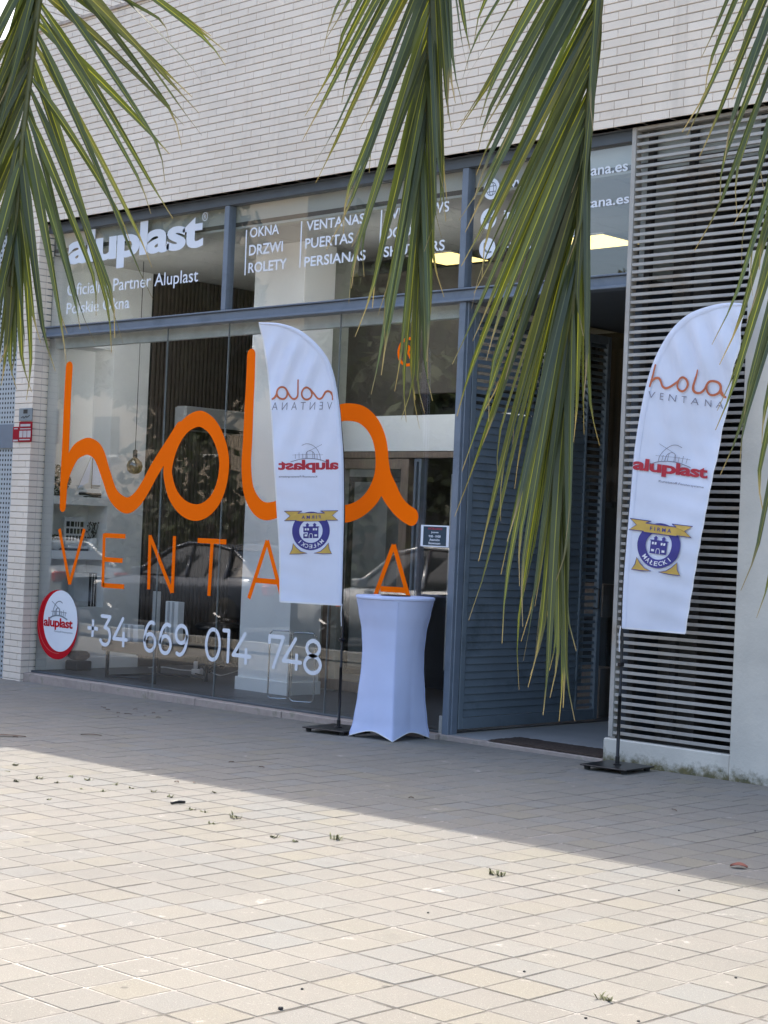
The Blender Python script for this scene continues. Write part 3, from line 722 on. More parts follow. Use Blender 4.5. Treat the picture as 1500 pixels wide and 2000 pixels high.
ribbon(bc, [(p.x, p.y) for p in catmull([(x_-.03, z_+.04, 0), (x_-.028, z_-.002, 0), (x_+.002, z_-.03, 0), (x_+.04, z_-.032, 0)], 6)], .016, True, False, FG, .001)
bc.build('icon_marks', M_ICON, o)

# --- aluplast building mark (thin line drawing), unit 1 wide
def arch_mark(b, x0, z0, w, fn, lw, lift=0.0, mir=1):
    def A(pts, wd=1.0, k=0): ribbon(b, [(x0+mir*p.x*w, z0+p.y*w) for p in catmull([(a, c_, 0) for a, c_ in pts], 6)], lw*wd, False, False, fn, lift+.0002*k)
    A([(.10, -.03), (.12, .2), (.22, .42), (.38, .55), (.55, .58), (.70, .52)]); A([(-.12, -.10), (.12, .0), (.42, .045), (.72, .02), (1.05, -.08)], 1.5, 1)
    for i, (x, h) in enumerate(((.20, .22), (.34, .30), (.52, .28), (.66, .22), (.78, .26), (.90, .2))): A([(x, .03), (x+.005, h)], .8, 2)
    A([(.0, .18), (.5, .19), (1.0, .17)], .6, 3); A([(.28, .04), (.30, .24), (.42, .33), (.54, .26), (.56, .04)], 1.1, 4); A([(.02, .56), (.28, .42), (.52, .30)], .7, 5)

# --- round red and white sign on the glass
rs_ = empty('round_sign', PY(115, 1216, YG-.01), 'round white sign with red crescent rim low on the shop glass by the pillar', 'sign')
def FS(a, z, lift): return (a, YG-.010-lift, z)
cx_, cz_ = fpx(119.6, 1213); cr_ = .292
kx_, kz_ = fpx(109.5, 1217.5)
b = MB(); disc2(b, kx_+.035, kz_-.01, .350, .352, FS, 0, 64)
disc2(b, kx_+.035, kz_-.01, .350, .352, lambda a, z, l: (a, YG-.002, z), 0, 64, .999, 1)
b.build('red_disc', M_RED, rs_)
b = MB(); disc2(b, cx_, cz_, cr_, cr_*1.06, FS, .004, 64, 0); b.build('white_face', M_VINYLW, rs_)
b = MB(); ribbon(b, [(kx_+.035+.33*math.cos(a)*1.0-.0, kz_+.03+.33*math.sin(a)) for a in [math.pi*(.75+.8*k/24) for k in range(25)]], .008, False, False, FS, .0015); b.build('rim_line', simple('pale_red', (.6, .08, .08), .5), rs_)
b = MB(); a0, zt0 = fpx(88.3, 1204); _, zb0 = fpx(88.3, 1227.5); a1, _ = fpx(144.5, 1215); put_text(b, 'aluplast', a0, a1, zb0, zt0, FS, .006, .03, .93); b.build('red_name', M_RED, rs_)
b = MB(); a0, zt0 = fpx(108, 1230.5); _, zb0 = fpx(108, 1235); a1, _ = fpx(144, 1235); put_text(b, 'Kunststoff-Fenstersysteme', a0, a1, zb0, zt0, FS, .006); a0, z0_ = fpx(102, 1203); arch_mark(b, a0, z0_, .27, FS, .010, .006); b.build('grey_drawing', M_ICON, rs_)
# --- opening hours notice
nt_ = empty('opening_hours_notice', PY(850, 1047, YG-.004), 'small white-edged dark opening-hours notice taped inside the glass beside the steel post', 'notice')
q = [fpx(823, 1024), fpx(878, 1028), fpx(876, 1070), fpx(822, 1066)]
x0, x1, z0, z1 = q[0][0], q[1][0], (q[2][1]+q[3][1])/2, (q[0][1]+q[1][1])/2
def FN(a, z, lift): return (a, YG-.003-lift, z)
b = MB(); b.poly([FN(x, z, 0) for x, z in ((x0, z0), (x1, z0), (x1, z1), (x0, z1))]); b.build('paper', M_VINYLW, nt_)
M_TEAL = simple('notice_ink', (.018, .045, .07), .6)
w_ = x1-x0; h_ = z1-z0
b = MB(); b.poly([FN(x, z, .001) for x, z in ((x0+.09*w_, z0+.05*h_), (x1-.09*w_, z0+.05*h_), (x1-.09*w_, z1-.06*h_), (x0+.09*w_, z1-.06*h_))]); b.build('dark_panel', M_TEAL, nt_)
b = MB(); put_text(b, 'HORARIO', x0+.27*w_, x1-.24*w_, z1-.21*h_, z1-.11*h_, FN, .002, .01); b.build('red_heading', M_REDF, nt_)
b = MB()
for s_, k, wd in (('Jueves', .28, .26), ('9:00 - 19:00', .46, .42), ('Atención', .62, .36), ('Showroom', .78, .42)): put_text(b, s_, x0+w_*(.5-wd/2), x0+w_*(.5+wd/2), z1-(k+.11)*h_, z1-k*h_, FN, .002, .02)
b.build('white_lines', M_VINYLW, nt_)
# --- small signs on the brick pillar
def wall_sign(name, u0, v0, u1, v1, mat, label, marks, m2, extra=None):
    a, c_ = PY(u0, v0, YB), PY(u1, v1, YB); e = empty(name, ((a.x+c_.x)/2, YB-.01, (a.z+c_.z)/2), label, 'sign')
    b = MB(); b.bbox(a.x, c_.x, YB-.016, YB-.004, c_.z, a.z, .002); b.build('plate', mat, e)
    w_, h_ = c_.x-a.x, a.z-c_.z; b = MB()
    for x0, x1, y0, y1 in marks: b.poly([(a.x+w_*p, YB-.0172, a.z-h_*q) for p, q in ((x0, y1), (x1, y1), (x1, y0), (x0, y0))])
    o = b.build('printed_marks', m2, e)
    return e, a, w_, h_
M_SIGNG = simple('grey_sign', (.22, .25, .26), .6); M_SIGNR = simple('red_sign', (.30, .008, .02), .6, spec=.1); M_PALE = simple('pale_print', (.50, .46, .46), .7)
e, a, w_, h_ = wall_sign('alarm_plate', 40, 798, 64.5, 822, M_SIGNG, 'grey plate with a dark square, topmost of the small signs on the brick pillar', [(.34, .66, .10, .42)], M_BLACK)
b = MB(); ribbon(b, [(p.x, p.y) for p in catmull([(a.x+w_*x, a.z-h_*y, 0) for x, y in ((.2, .74), (.36, .66), (.4, .78), (.56, .62), (.62, .72), (.84, .56))], 5)], .010, False, False, lambda x, z, l: (x, YB-.0174, z)); b.build('printed_script', M_BLACK, e)
wall_sign('security_notice', 40, 824, 63, 863, M_SIGNR, 'larger red notice with three pale squares under the grey plate on the brick pillar', [(.12, .9, .12, .24), (.1, .94, .33, .38), (.06, .32, .45, .78), (.36, .64, .45, .78), (.68, .95, .45, .78), (.08, .9, .86, .92)], M_PALE)
wall_sign('security_sticker', 28, 834, 38.6, 863, M_SIGNR, 'narrow plain red sticker next to the larger red notice on the brick pillar', [(.2, .8, .1, .16), (.12, .9, .86, .97)], M_PALE)

# ================================================================== FEATHER BANNERS
def smooth(a, b, x): t = max(0, min(1, (x-a)/(b-a))); return t*t*(3-2*t)
def hola_unit():
    xs, out = [], []
    for st in (h_stem, h_arch, o_ring, l_stem, a_bowl, a_tail):
        out.append(([(*fpx(u, v), w) for u, v, w in st[0]], st[1]))
    x0, _ = fpx(117, 850); x1, _ = fpx(819, 1010); zt = fpx(135, 705)[1]; zb = min(p[1]-p[2]/2 for s_ in out for p in s_[0])
    w = x1-x0
    return [([((x-x0)/w, (z-zb)/w, k/w) for x, z, k in s_[0]], s_[1]) for s_ in out], (zt-zb)/w
HOLA, HOLA_H = hola_unit()
class Banner:
    def __init__(s, p0, e, amp, ph, back):
        s.p0 = Vector(p0); s.e = Vector(e); s.n = s.e.cross(Vector((0, 0, 1))); s.amp = amp; s.ph = ph; s.back = back
        if s.n.dot(EYE-s.p0) < 0: s.n = -s.n               # towards the viewer's side
    def ab(s, u, v):
        d = ray(u, v); t = (s.p0-EYE).dot(s.n)/d.dot(s.n); q = EYE+d*t-s.p0
        return q.dot(s.e), q.z+s.p0.z
    def wave(s, a, z):
        k = min(1, min(((a-p[0])**2+(z-p[1])**2) for p in s.edge)**.5/.34)
        top = smooth(1.9, 3.1, z)
        f = .010*math.sin(7*(z*.9+a*1.5*s.sg)+s.ph)*k + .022*math.sin(3.1*z+s.ph*1.7)*k
        f += top*.022*math.sin(30*(a*s.sg*1.1-z*.36)+s.ph)*min(1, k*2)*(1+.4*math.sin(9*z)) + .003*math.sin(42*z+9*a)*k*(1-top)
        return f*s.amp
    def pt(s, a, z, lift=0.0): return s.p0*1.0 + s.e*a + Vector((0, 0, z-s.p0.z)) + s.n*(s.wave(a, z)+lift)
    def px(s, u, v, lift=0.0): a, z = s.ab(u, v); return s.pt(a, z, lift)
def resample(pts, n):
    P = catmull([(a, c_, 0) for a, c_ in pts], 12); L = [0]
    for p, q in zip(P, P[1:]): L.append(L[-1]+(q-p).length)
    out = []; j = 0
    for i in range(n+1):
        t = L[-1]*i/n
        while j < len(P)-2 and L[j+1] < t: j += 1
        f = (t-L[j])/max(1e-9, L[j+1]-L[j]); out.append(P[j].lerp(P[j+1], min(1, f)))
    return [(p.x, p.y) for p in out]
def make_banner(label, pole_px, pole_foot_h, e, sg, e1, e2, plate, art, ph, amp=1.0):
    p0 = PG(*pole_px, pole_foot_h); g0 = gz(p0.x)
    root = empty('feather_banner', (p0.x, p0.y, g0), label, 'banner', 'printed feather flags outside the shop')
    B = Banner((p0.x, p0.y, g0), e, amp, ph, False); B.sg = sg
    A1 = resample([B.ab(*q) for q in e1], 90); B.edge = A1; A2 = resample([B.ab(*q) for q in e2], 90)
    nb = 16; b = MB(); ids = []
    for i in range(91):
        ids.append([b.vert(B.pt(A2[i][0]+(A1[i][0]-A2[i][0])*j/nb, A2[i][1]+(A1[i][1]-A2[i][1])*j/nb)) for j in range(nb+1)])
    for i in range(90):
        for j in range(nb): b.face((ids[i][j], ids[i+1][j], ids[i+1][j+1], ids[i][j+1]))
    flag = b.build('flag', M_FAB, root, True)
    # sleeve carrying the pole, and hem
    b = MB(); sw = .040; rows = []
    for i in range(91):
        q = Vector(A1[i]); tdir = (Vector(A1[min(90, i+1)])-Vector(A1[max(0, i-1)])).normalized(); nn = Vector((-tdir.y, tdir.x))
        if nn.dot(Vector(A2[i])-q) < 0: nn = -nn
        w = sw*min(1, .35+(90-i)/22)
        rows.append([b.vert(B.pt(q.x+nn.x*w*f, q.y+nn.y*w*f, .003+art.get('bulge', .010)*math.sin(math.pi*min(1, f*1.05)))) for f in (-.12, 0, .2, .45, .7, .9, 1.0)])
    for r0, r1 in zip(rows, rows[1:]):
        for k in range(6): b.face((r0[k], r1[k], r1[k+1], r0[k+1]))
    b.build('sleeve', M_FAB, root, True)
    b = MB(); ribbon(b, [(p[0], p[1]) for p in A2], .011, False, False, lambda a, z, l: B.pt(a, z, .0022)); 
    ribbon(b, [(A2[0][0]+(A1[0][0]-A2[0][0])*k/20, A2[0][1]+(A1[0][1]-A2[0][1])*k/20) for k in range(21)], .012, False, False, lambda a, z, l: B.pt(a, z, .0026)); b.build('hem', M_HEM, root)
    # pole inside the sleeve, free below it
    b = MB(); pts = [Vector((p0.x, p0.y, g0+pole_foot_h-.02)), Vector((p0.x, p0.y, g0+.9))]
    for i in range(0, 88, 3):
        q = Vector(A1[i]); pts.append(B.pt(q.x, q.y, -.004)+Vector((0, 0, 0)))
    pts = [p for k, p in enumerate(pts) if k < 1 or k > 1 or p.z < pts[2].z-.05]
    b.tube(pts, [max(.0035, .0105-.007*k/len(pts)) for k in range(len(pts))], 8); b.tube([pts[0], pts[0]+Vector((0, 0, .5))], .0125, 8); b.build('pole', M_BLACKS, root, True)
    b = MB(); q = Vector(A1[0]); b.tube([B.pt(q.x, q.y+.01, .012), B.pt(q.x-.005, q.y-.06, .014), B.pt(q.x+.002, q.y-.17, .013)], .0045, 6); b.build('cord', M_HEM, root)
    b = MB(); b.bbox(p0.x-.012, p0.x+.012, p0.y-.03, p0.y+.02, g0+.73, g0+.76, .003); b.build('clip', M_BLACKS, root)
    # ground plate on rubber feet
    w, d, rz = plate; Mx = Matrix.Translation((p0.x, p0.y, g0)) @ Matrix.Rotation(rz, 4, 'Z')
    b = MB(); b.bbox(-w/2, w/2, -d/2, d/2, .028, .038, .003, Mx); b.lathe([(.03, .038), (.03, .045), (.016, .05), (.016, .10)], 14, (p0.x, p0.y, g0)); pl = b.build('ground_plate', M_BLACKS, root)
    b = MB()
    for sx in (-1, 1):
        for sy in (-1, 1): b.lathe([(.022, .003), (.024, .0275)], 10, tuple(Mx @ Vector((sx*(w/2-.04), sy*(d/2-.04), 0))))
    b.build('rubber_feet', M_RUBBER, pl)
    def quad(TL, TR, BR, BL, W_, H_):
        def fn(x, y, lift=0.0):
            s_, t_ = x/W_, 1-y/H_
            u = (TL[0]*(1-s_)+TR[0]*s_)*(1-t_)+(BL[0]*(1-s_)+BR[0]*s_)*t_; v = (TL[1]*(1-s_)+TR[1]*s_)*(1-t_)+(BL[1]*(1-s_)+BR[1]*s_)*t_
            return B.px(u, v, .0030+art.get('lift', 0)+lift*3)
        return fn
    fn = quad(*art['hola'], 1, HOLA_H); b = MB(); lf = 0
    for pts, cl in HOLA:
        sm = catmull(pts, 8, cl); ribbon(b, [(p.x, p.y) for p in sm], [p.z*.92 for p in sm], True, cl, fn, lf); lf += .0002
    b.build('orange_script', M_ORF, flag)
    fn = quad(*art['ventana'], 1, 1); b = MB(); put_text(b, 'VENTANA', 0, 1, 0, 1, fn, 0, -.012, 1.75); b.build('grey_capitals', M_GREYF, flag)
    fn = quad(*art['alu'], 1, 1); b = MB(); put_text(b, 'aluplast', 0, 1, 0, 1, fn, 0, .035, .93); b.build('red_name', M_REDF, flag)
    fn = quad(*art['sub'], 1, 1); b = MB(); put_text(b, 'Kunststoff-Fenstersysteme', 0, 1, 0, 1, fn, 0, .01)
    fn = quad(*art['mark'], 1, .6); arch_mark(b, 0, 0, 1, fn, .016); b.build('grey_drawing', M_GREYF, flag)
    cx, cy, ax, ay = art['crest']
    def fc(x, y, lift=0.0): return B.px(cx+ax[0]*x+ay[0]*y, cy+ax[1]*x+ay[1]*y, .0030+art.get('lift', 0)+lift*3)
    b = MB(); disc2(b, 0, 0, 1, 1, fc, 0, 56, .62, 3)
    for x0, x1, y0, y1 in ((-.40, .40, -.37, .20),): b.poly([fc(x0, y0), fc(x1, y0), fc(x1, y1), fc(x0, y1)])
    b.poly([fc(-.46, .19, .0003), fc(.46, .19, .0003), fc(.42, .235, .0003), fc(-.42, .235, .0003)])
    for sx in (-1, 1): b.poly([fc(sx*.19-.11, .32, .0003), fc(sx*.19+.11, .32, .0003), fc(sx*.19, .42, .0003)]); b.poly([fc(sx*.19-.07, .235, .0003), fc(sx*.19+.07, .235, .0003), fc(sx*.19+.07, .3195, .0003), fc(sx*.19-.07, .3195, .0003)])
    out = MB()
    rib = [(-1.43, 1.04), (-.48, 1.03), (-.72, .92), (.72, .92), (.48, 1.03), (1.43, 1.04), (1.12, .79), (1.43, .54), (.78, .55), (.77, .51), (-.77, .51), (-.78, .55), (-1.43, .54), (-1.12, .79)]
    tri = lambda s_: [(s_*.94, -.63), (s_*.99, -.95), (s_*1.13, -1.19), (s_*.62, -1.19), (s_*.18, -1.15), (s_*.52, -1.06), (s_*.76, -.86)]
    for s_ in (-1, 1): ribbon(b, tri(s_), .035, False, True, fc, .0012)
    ribbon(b, rib, .035, False, True, fc, .0016)
    crest = b.build('navy_crest', M_NAVYF, flag)
    g_ = MB()
    def pgon(pts, lift):
        k = [g_.vert(fc(x, y, lift)) for x, y in pts]; g_.face(k)
    pgon([(-1.43, 1.04), (-.48, 1.03), (-.72, .92), (-.78, .55), (-1.43, .54), (-1.12, .79)], .0007); pgon([(1.43, 1.04), (.48, 1.03), (.72, .92), (.78, .55), (1.43, .54), (1.12, .79)], .0007)
    for k in range(6): x0 = -.77+1.54*k/6; x1 = x0+1.54/6; pgon([(x0, .51), (x1, .51), (x1, .92), (x0, .92)], .0010)
    for s_ in (-1, 1): pgon(tri(s_), .0008)
    g_.build('gold_ribbon', M_GOLDF, crest)
    b = MB()
    put_text(b, 'F I R M A', -.50, .50, .63, .80, fc, .0020, .01)
    b.build('ribbon_text', M_NAVYF, crest)
    b = MB(); word = 'MAŁECKI'
    for k, ch in enumerate(word):
        a = R_(-90) + R_(15.5*(k-3)); r0, hw, hh = .80, .088 if ch != 'I' else .022, .10
        def fl(x, y, lift, a=a): 
            px_ = r0*math.cos(a)-x*math.sin(a)-y*math.cos(a)*1.0; py_2 = r0*math.sin(a)+x*math.cos(a)-y*math.sin(a)
            return fc(px_, py_2, lift)
        put_text(b, ch, -hw, hw, -hh, hh, fl, .0009, .015)
    for x in (-.28, -.15, .15, .28): b.poly([fc(x-.045, .03, .0009), fc(x+.045, .03, .0009), fc(x+.045, .14, .0009), fc(x-.045, .14, .0009)])
    for x in (-.26, .26): b.poly([fc(x-.07, -.28, .0009), fc(x+.07, -.28, .0009), fc(x+.07, -.18, .0009), fc(x-.07, -.18, .0009)])
    ribbon(b, [(-.09, -.36), (-.09, -.22), (-.05, -.14), (.05, -.14), (.09, -.22), (.09, -.36)], .03, False, False, fc, .0009)
    b.build('white_letters', M_HEM, crest)
    return root
eh = Vector((math.cos(YAW), math.sin(YAW), 0))
make_banner('white feather banner showing mirrored print, on a black pole before the shop glass', (661, 1419), .045, eh, 1,
    [(668, 1182), (670, 1100), (672, 1000), (671, 900), (667, 840), (662, 790), (655, 748), (644, 710), (628, 684), (606, 661), (580, 643), (545, 632), (506, 630)],
    [(547, 1175), (546, 1080), (541, 990), (536, 900), (530, 800), (522, 715), (515, 670), (506, 630)],
    (.42, .42, R_(8)),
    dict(hola=((652, 741), (530, 740), (530, 782), (652, 783)), ventana=((649, 785), (532, 786), (531, 801), (648, 800)), mark=((630, 866), (572, 866), (571, 898), (632, 898)),
         alu=((661, 897), (543.5, 899), (544, 924), (661, 923)), sub=((619.5, 929), (545, 929), (545, 934), (619.5, 934)), crest=(607.3, 1037, (-36.8, 0.4), (.6, -37.7))), .6, 1.0)
make_banner('white feather banner with readable print on a black pole in front of the louvred screen', (1205.5, 1492), .045, Vector((1, 0, 0)), -1,
    [(1214, 1226), (1217, 1150), (1222, 1080), (1229, 1000), (1237, 910), (1246, 840), (1258, 775), (1272, 722), (1290, 680), (1314, 643), (1345, 615), (1385, 599), (1422, 592), (1457, 594)],
    [(1340, 1237), (1352, 1160), (1365, 1080), (1379, 1000), (1393, 918), (1408, 840), (1424, 760), (1438, 690), (1449, 640), (1457, 594)],
    (.38, .38, R_(4)),
    dict(hola=((1279, 711), (1425, 729), (1416, 779), (1266, 757)), ventana=((1268, 764), (1412, 785), (1410, 798), (1266, 777)), mark=((1288, 864), (1350, 872), (1344, 908), (1280, 901)),
         alu=((1239, 893), (1384, 912), (1381, 942), (1236, 924)), sub=((1287, 937), (1376, 950), (1375, 955), (1286.5, 943)), crest=(1289.9, 1066, (43.4, 5.6), (4.8, -43.8)), bulge=.003, lift=.006), 2.2, .9)

# ================================================================== COCKTAIL TABLE
fl_, ff_, fr_ = PG(678, 1437), PG(766, 1449), PG(844, 1444)
tc = (fl_+fr_)/2; tg = gz(tc.x); ang = math.atan2((ff_-tc).y, (ff_-tc).x)
tb = empty('cocktail_table', (tc.x, tc.y, tg), 'tall cocktail table in tight white stretch cover beside the louvred door', 'table')
rf = ((fl_-tc).length+(fr_-tc).length+(ff_-tc).length)/3
HT = 1.115; RT = .312
def cover_r(th, z):
    t = max(0, min(1, z/HT)); rr = RT
    c4 = max(0, math.cos(2*th))                            # 1 at the four feet
    ridge = abs(math.cos(2*th))**.5
    prof = [(0, rf), (.12, rf*.90), (.30, rf*.82), (.50, .247), (.62, .244), (.76, .256), (.90, .288), (1, RT)]
    for (a, ra), (c_, rc) in zip(prof, prof[1:]):
        if a <= t <= c_: f = (t-a)/(c_-a); f = f*f*(3-2*f)*.6+f*.4; rr = ra+(rc-ra)*f; break
    fade = (1-t)**.75
    q = 1/max(abs(math.cos(((th+math.pi/4) % (math.pi/2))-math.pi/4)), .7)
    sq = math.cos(math.pi/4)/max(math.cos(((th) % (math.pi/2))-math.pi/4), .70)     # square with corners at the feet
    conc = 1-.035*fade*(1-abs(math.cos(2*th)))**1.3
    return rr*((1-fade)+fade*sq)*conc
b = MB(); nt_h, nz_ = 96, 44; rows = []
for k in range(nz_+1):
    row = []
    for i in range(nt_h):
        th = 2*math.pi*i/nt_h
        arch = .058*abs(math.sin(2*th))**.85+.004
        z = arch+(HT-arch)*(k/nz_)
        r = cover_r(th, z); row.append(b.vert((tc.x+r*math.cos(th+ang), tc.y+r*math.sin(th+ang), tg+z)))
    rows.append(row)
for r0, r1 in zip(rows, rows[1:]):
    for i in range(nt_h): j = (i+1) % nt_h; b.face((r0[i], r0[j], r1[j], r1[i]))
tcv = b.build('stretch_cover', M_SPAN, tb, True)
b = MB()
hem = [(tc.x+cover_r(2*math.pi*i/96, .058*abs(math.sin(4*math.pi*i/96))**.85+.004)*math.cos(2*math.pi*i/96+ang), tc.y+cover_r(2*math.pi*i/96, .058*abs(math.sin(4*math.pi*i/96))**.85+.004)*math.sin(2*math.pi*i/96+ang), tg+.058*abs(math.sin(4*math.pi*i/96))**.85+.006) for i in range(97)]
b.tube(hem, .0045, 6, False); b.build('hem', M_HEM, tcv, True)
b = MB(); M_ = []
for i in (0, 24, 48, 72):
    th = 2*math.pi*i/96
    b.tube([(tc.x+(cover_r(th, z)+.0005)*math.cos(th+ang), tc.y+(cover_r(th, z)+.0005)*math.sin(th+ang), tg+z) for z in [.02+(HT-.05)*k/30 for k in range(31)]], .0022, 5)
b.build('seam', M_SPAN, tcv, True)
b = MB(); b.lathe([(RT-.004, HT-.02), (RT+.004, HT-.012), (RT+.004, HT+.002), (RT-.004, HT+.008), (.0001, HT+.010)], 64, (tc.x, tc.y, tg)); tt = b.build('tabletop', M_SPAN, tb, True)
b = MB(); b.lathe([(.12, HT+.0101), (.12, HT+.016), (.0001, HT+.017)], 40, (tc.x+.0, tc.y+.0, tg)); e = empty('tabletop_disc', (tc.x, tc.y, tg+HT+.01), 'thin dark disc lying flat on the white cocktail table', 'disc'); b.build('dark_disc', M_BLACKS, e)
for i in range(4):
    th = ang+i*math.pi/2; b = MB(); b.tube([(tc.x+.02*math.cos(th), tc.y+.02*math.sin(th), tg+HT-.03), (tc.x+(rf-.035)*math.cos(th), tc.y+(rf-.035)*math.sin(th), tg+.004)], .012, 8); b.build('leg', M_BLACKS, tb)
# ================================================================== DOORMAT
c_ = [PZ(960, 1445, .05), PZ(1045, 1441, .05), PZ(1190, 1466, .05), PZ(1185, 1483, .05), PZ(1060, 1463, .05)]
b = MB(); x0, x1, y0, y1 = -8.62, -7.53, 10.135, 10.52; nx_, ny_ = 40, 16
g_ = [[b.vert((x0+(x1-x0)*i/nx_+.008*noise.noise((i*.6, j*.7, 1)), y0+(y1-y0)*j/ny_+.01*noise.noise((i*.4, j, 5)), .052+.012*(1 if 0 < i < nx_ and 0 < j < ny_ else 0)+.004*noise.noise((i*.9, j*.9, 0)))) for j in range(ny_+1)] for i in range(nx_+1)]
for i in range(nx_):
    for j in range(ny_): b.face((g_[i][j], g_[i+1][j], g_[i+1][j+1], g_[i][j+1]))
tag(b.build('doormat', M_MAT), 'worn dark brown coir doormat lying on the concrete floor of the recessed entry', 'doormat')

# ================================================================== THINGS INSIDE THE SHOP
sh1, sh2 = zb1t+.001, zb2t+.001
XS = XW-.15
def onwall(u, v, dx=-.15): return PX(u, v, XW+dx)
# model sailing boat
p = onwall(178, 968); p.z = sh1
e = empty('model_yacht', p, 'white and black model sailing yacht on the upper built-in shelf', 'model boat')
b = MB(); hl = .20
st = [(-hl, .03, .0), (-hl*.6, .05, .028), (0, .05, .038), (hl*.6, .052, .030), (hl, .06, .004)]
ids = [[b.vert((p.x+w*sx, p.y+y, p.z+z)) for sx, z in ((-1, zt+.03), (-.7, .035), (0, .02), (.7, .035), (1, zt+.03))] for y, zt, w in st]
for a, c_ in zip(ids, ids[1:]):
    for k in range(4): b.face((a[k], a[k+1], c_[k+1], c_[k]))
    b.face((a[0], c_[0], c_[4], a[4]))
b.bbox(p.x-.015, p.x+.015, p.y-.12, p.y+.10, p.z+.075, p.z+.095, .004); b.build('hull', M_WHITEP, e)
b = MB(); b.bbox(p.x-.03, p.x+.03, p.y-.08, p.y+.12, p.z, p.z+.012, .002); b.poly([(p.x, p.y-.10, p.z+.03), (p.x, p.y+.12, p.z+.03), (p.x, p.y+.09, p.z+.012), (p.x, p.y+.01, p.z+.012)]); b.bbox(p.x-.036, p.x+.036, p.y-.17, p.y+.16, p.z+.022, p.z+.052, .01); b.build('keel', M_BLACK, e)
b = MB(); b.tube([(p.x, p.y, p.z+.06), (p.x, p.y, p.z+.50)], .004, 6); b.tube([(p.x, p.y, p.z+.13), (p.x, p.y+.17, p.z+.125)], .003, 5); b.tube([(p.x, p.y, p.z+.49), (p.x, p.y-.19, p.z+.07)], .0015, 4); b.tube([(p.x, p.y, p.z+.49), (p.x, p.y+.19, p.z+.07)], .0015, 4); b.build('mast', M_BLACKS, e)
b = MB(); b.poly([(p.x, p.y+.006, p.z+.47), (p.x+.01, p.y+.16, p.z+.14), (p.x, p.y+.006, p.z+.14)]); b.poly([(p.x, p.y-.01, p.z+.44), (p.x+.01, p.y-.05, p.z+.16), (p.x, p.y-.18, p.z+.09)]); b.build('sail', M_FAB, e)
# clipped ball plants
def ball_plant(loc, r, label, bowl=False):
    e = empty('ball_plant', loc, label, 'plant'); rr = random.Random(int(r*1000)); b = MB()
    for k in range(900):
        d = Vector((rr.gauss(0, 1), rr.gauss(0, 1), rr.gauss(0, 1))).normalized(); c_ = Vector(loc)+Vector((0, 0, r*(1.0 if not bowl else 1.25)))+d*r*rr.uniform(.82, 1.0)
        t1 = d.cross(Vector((rr.random(), rr.random(), rr.random()+.1))).normalized(); s_ = r*.16
        q = rr.uniform(.6, 1.3); col = (.022*q, .040*q, .016*q, 1)
        b.poly([c_-t1*s_*.4, c_+d*s_*.5-d.cross(t1)*s_*.3, c_+t1*s_*.5, c_+d.cross(t1)*s_*.3], col)
    b.build('foliage', M_CROWN, e)
    b = MB()
    if bowl: b.lathe([(.04, 0), (r*1.3, .06), (r*1.5, .11), (r*1.4, .11), (.0001, .09)], 24, loc); b.build('white_bowl', M_WHITEP, e, True)
    else: b.lathe([(r*.45, 0), (r*.4, r*.1)], 16, loc); b.build('foot', M_BLACK, e)
p = onwall(106, 968, -.17); p.z = sh1; ball_plant(p, .165, 'large dark clipped ball plant on the upper built-in shelf beside the orange letter')
p = onwall(106, 1074, -.17); p.z = sh2; ball_plant(p, .075, 'small dark ball plant in a white bowl on the lower built-in shelf', True)
# framed print, book stack, vase
p = onwall(141, 1072, -.20); p.z = sh2+.055
e = empty('poster_block', p, 'white block printed with heavy dark lettering shapes on the lower built-in shelf', 'print')
b = MB(); b.bbox(p.x-.015, p.x+.015, p.y-.12, p.y+.12, p.z, p.z+.30, .003); b.build('board', M_WHITEP, e)
b = MB(); rr = random.Random(2)
for k in range(3):
    y = p.y-.10
    while y < p.y+.09:
        w = rr.uniform(.02, .045); b.poly([(p.x+.0165, y, p.z+.20-k*.075), (p.x+.0165, y+w, p.z+.20-k*.075), (p.x+.0165, y+w, p.z+.255-k*.075), (p.x+.0165, y, p.z+.255-k*.075)]); y += w+.012
b.build('printed_shapes', M_BLACK, e)
p2 = onwall(141, 1074, -.19); p2.z = sh2
e = empty('book_stack', p2, 'two flat pale books under the printed white block on the lower shelf', 'books')
b = MB(); b.bbox(p2.x-.09, p2.x+.10, p2.y-.13, p2.y+.14, p2.z, p2.z+.024, .002); b.build('grey_book', M_BLACKS, e)
b = MB(); b.bbox(p2.x-.085, p2.x+.09, p2.y-.12, p2.y+.13, p2.z+.0245, p2.z+.052, .002); b.build('white_book', M_WHITEP, e)
p = onwall(178, 1074); p.z = sh2
e = empty('branch_vase', p, 'white vase holding dark twisted twigs at the open end of the lower shelf', 'vase')
b = MB(); b.lathe([(.05, 0), (.06, .05), (.058, .12), (.05, .14), (.045, .14), (.05, .02)], 20, p); b.build('pot', M_WHITEP, e, True)
b = MB(); rr = random.Random(6)
for k in range(9):
    q = Vector((p.x, p.y, p.z+.12)); pts = [q.copy()]
    for i in range(5): q = q+Vector((rr.uniform(-.02, .02), rr.uniform(-.035, .035), .038)); pts.append(q.copy())
    b.tube(pts, .0035, 4)
for k in range(14): q = Vector((p.x+rr.uniform(-.03, .03), p.y+rr.uniform(-.09, .08), p.z+rr.uniform(.14, .32))); b.lathe([(.0001, -.012), (.012, 0), (.0001, .012)], 6, q)
b.build('twigs', M_BLACK, e)
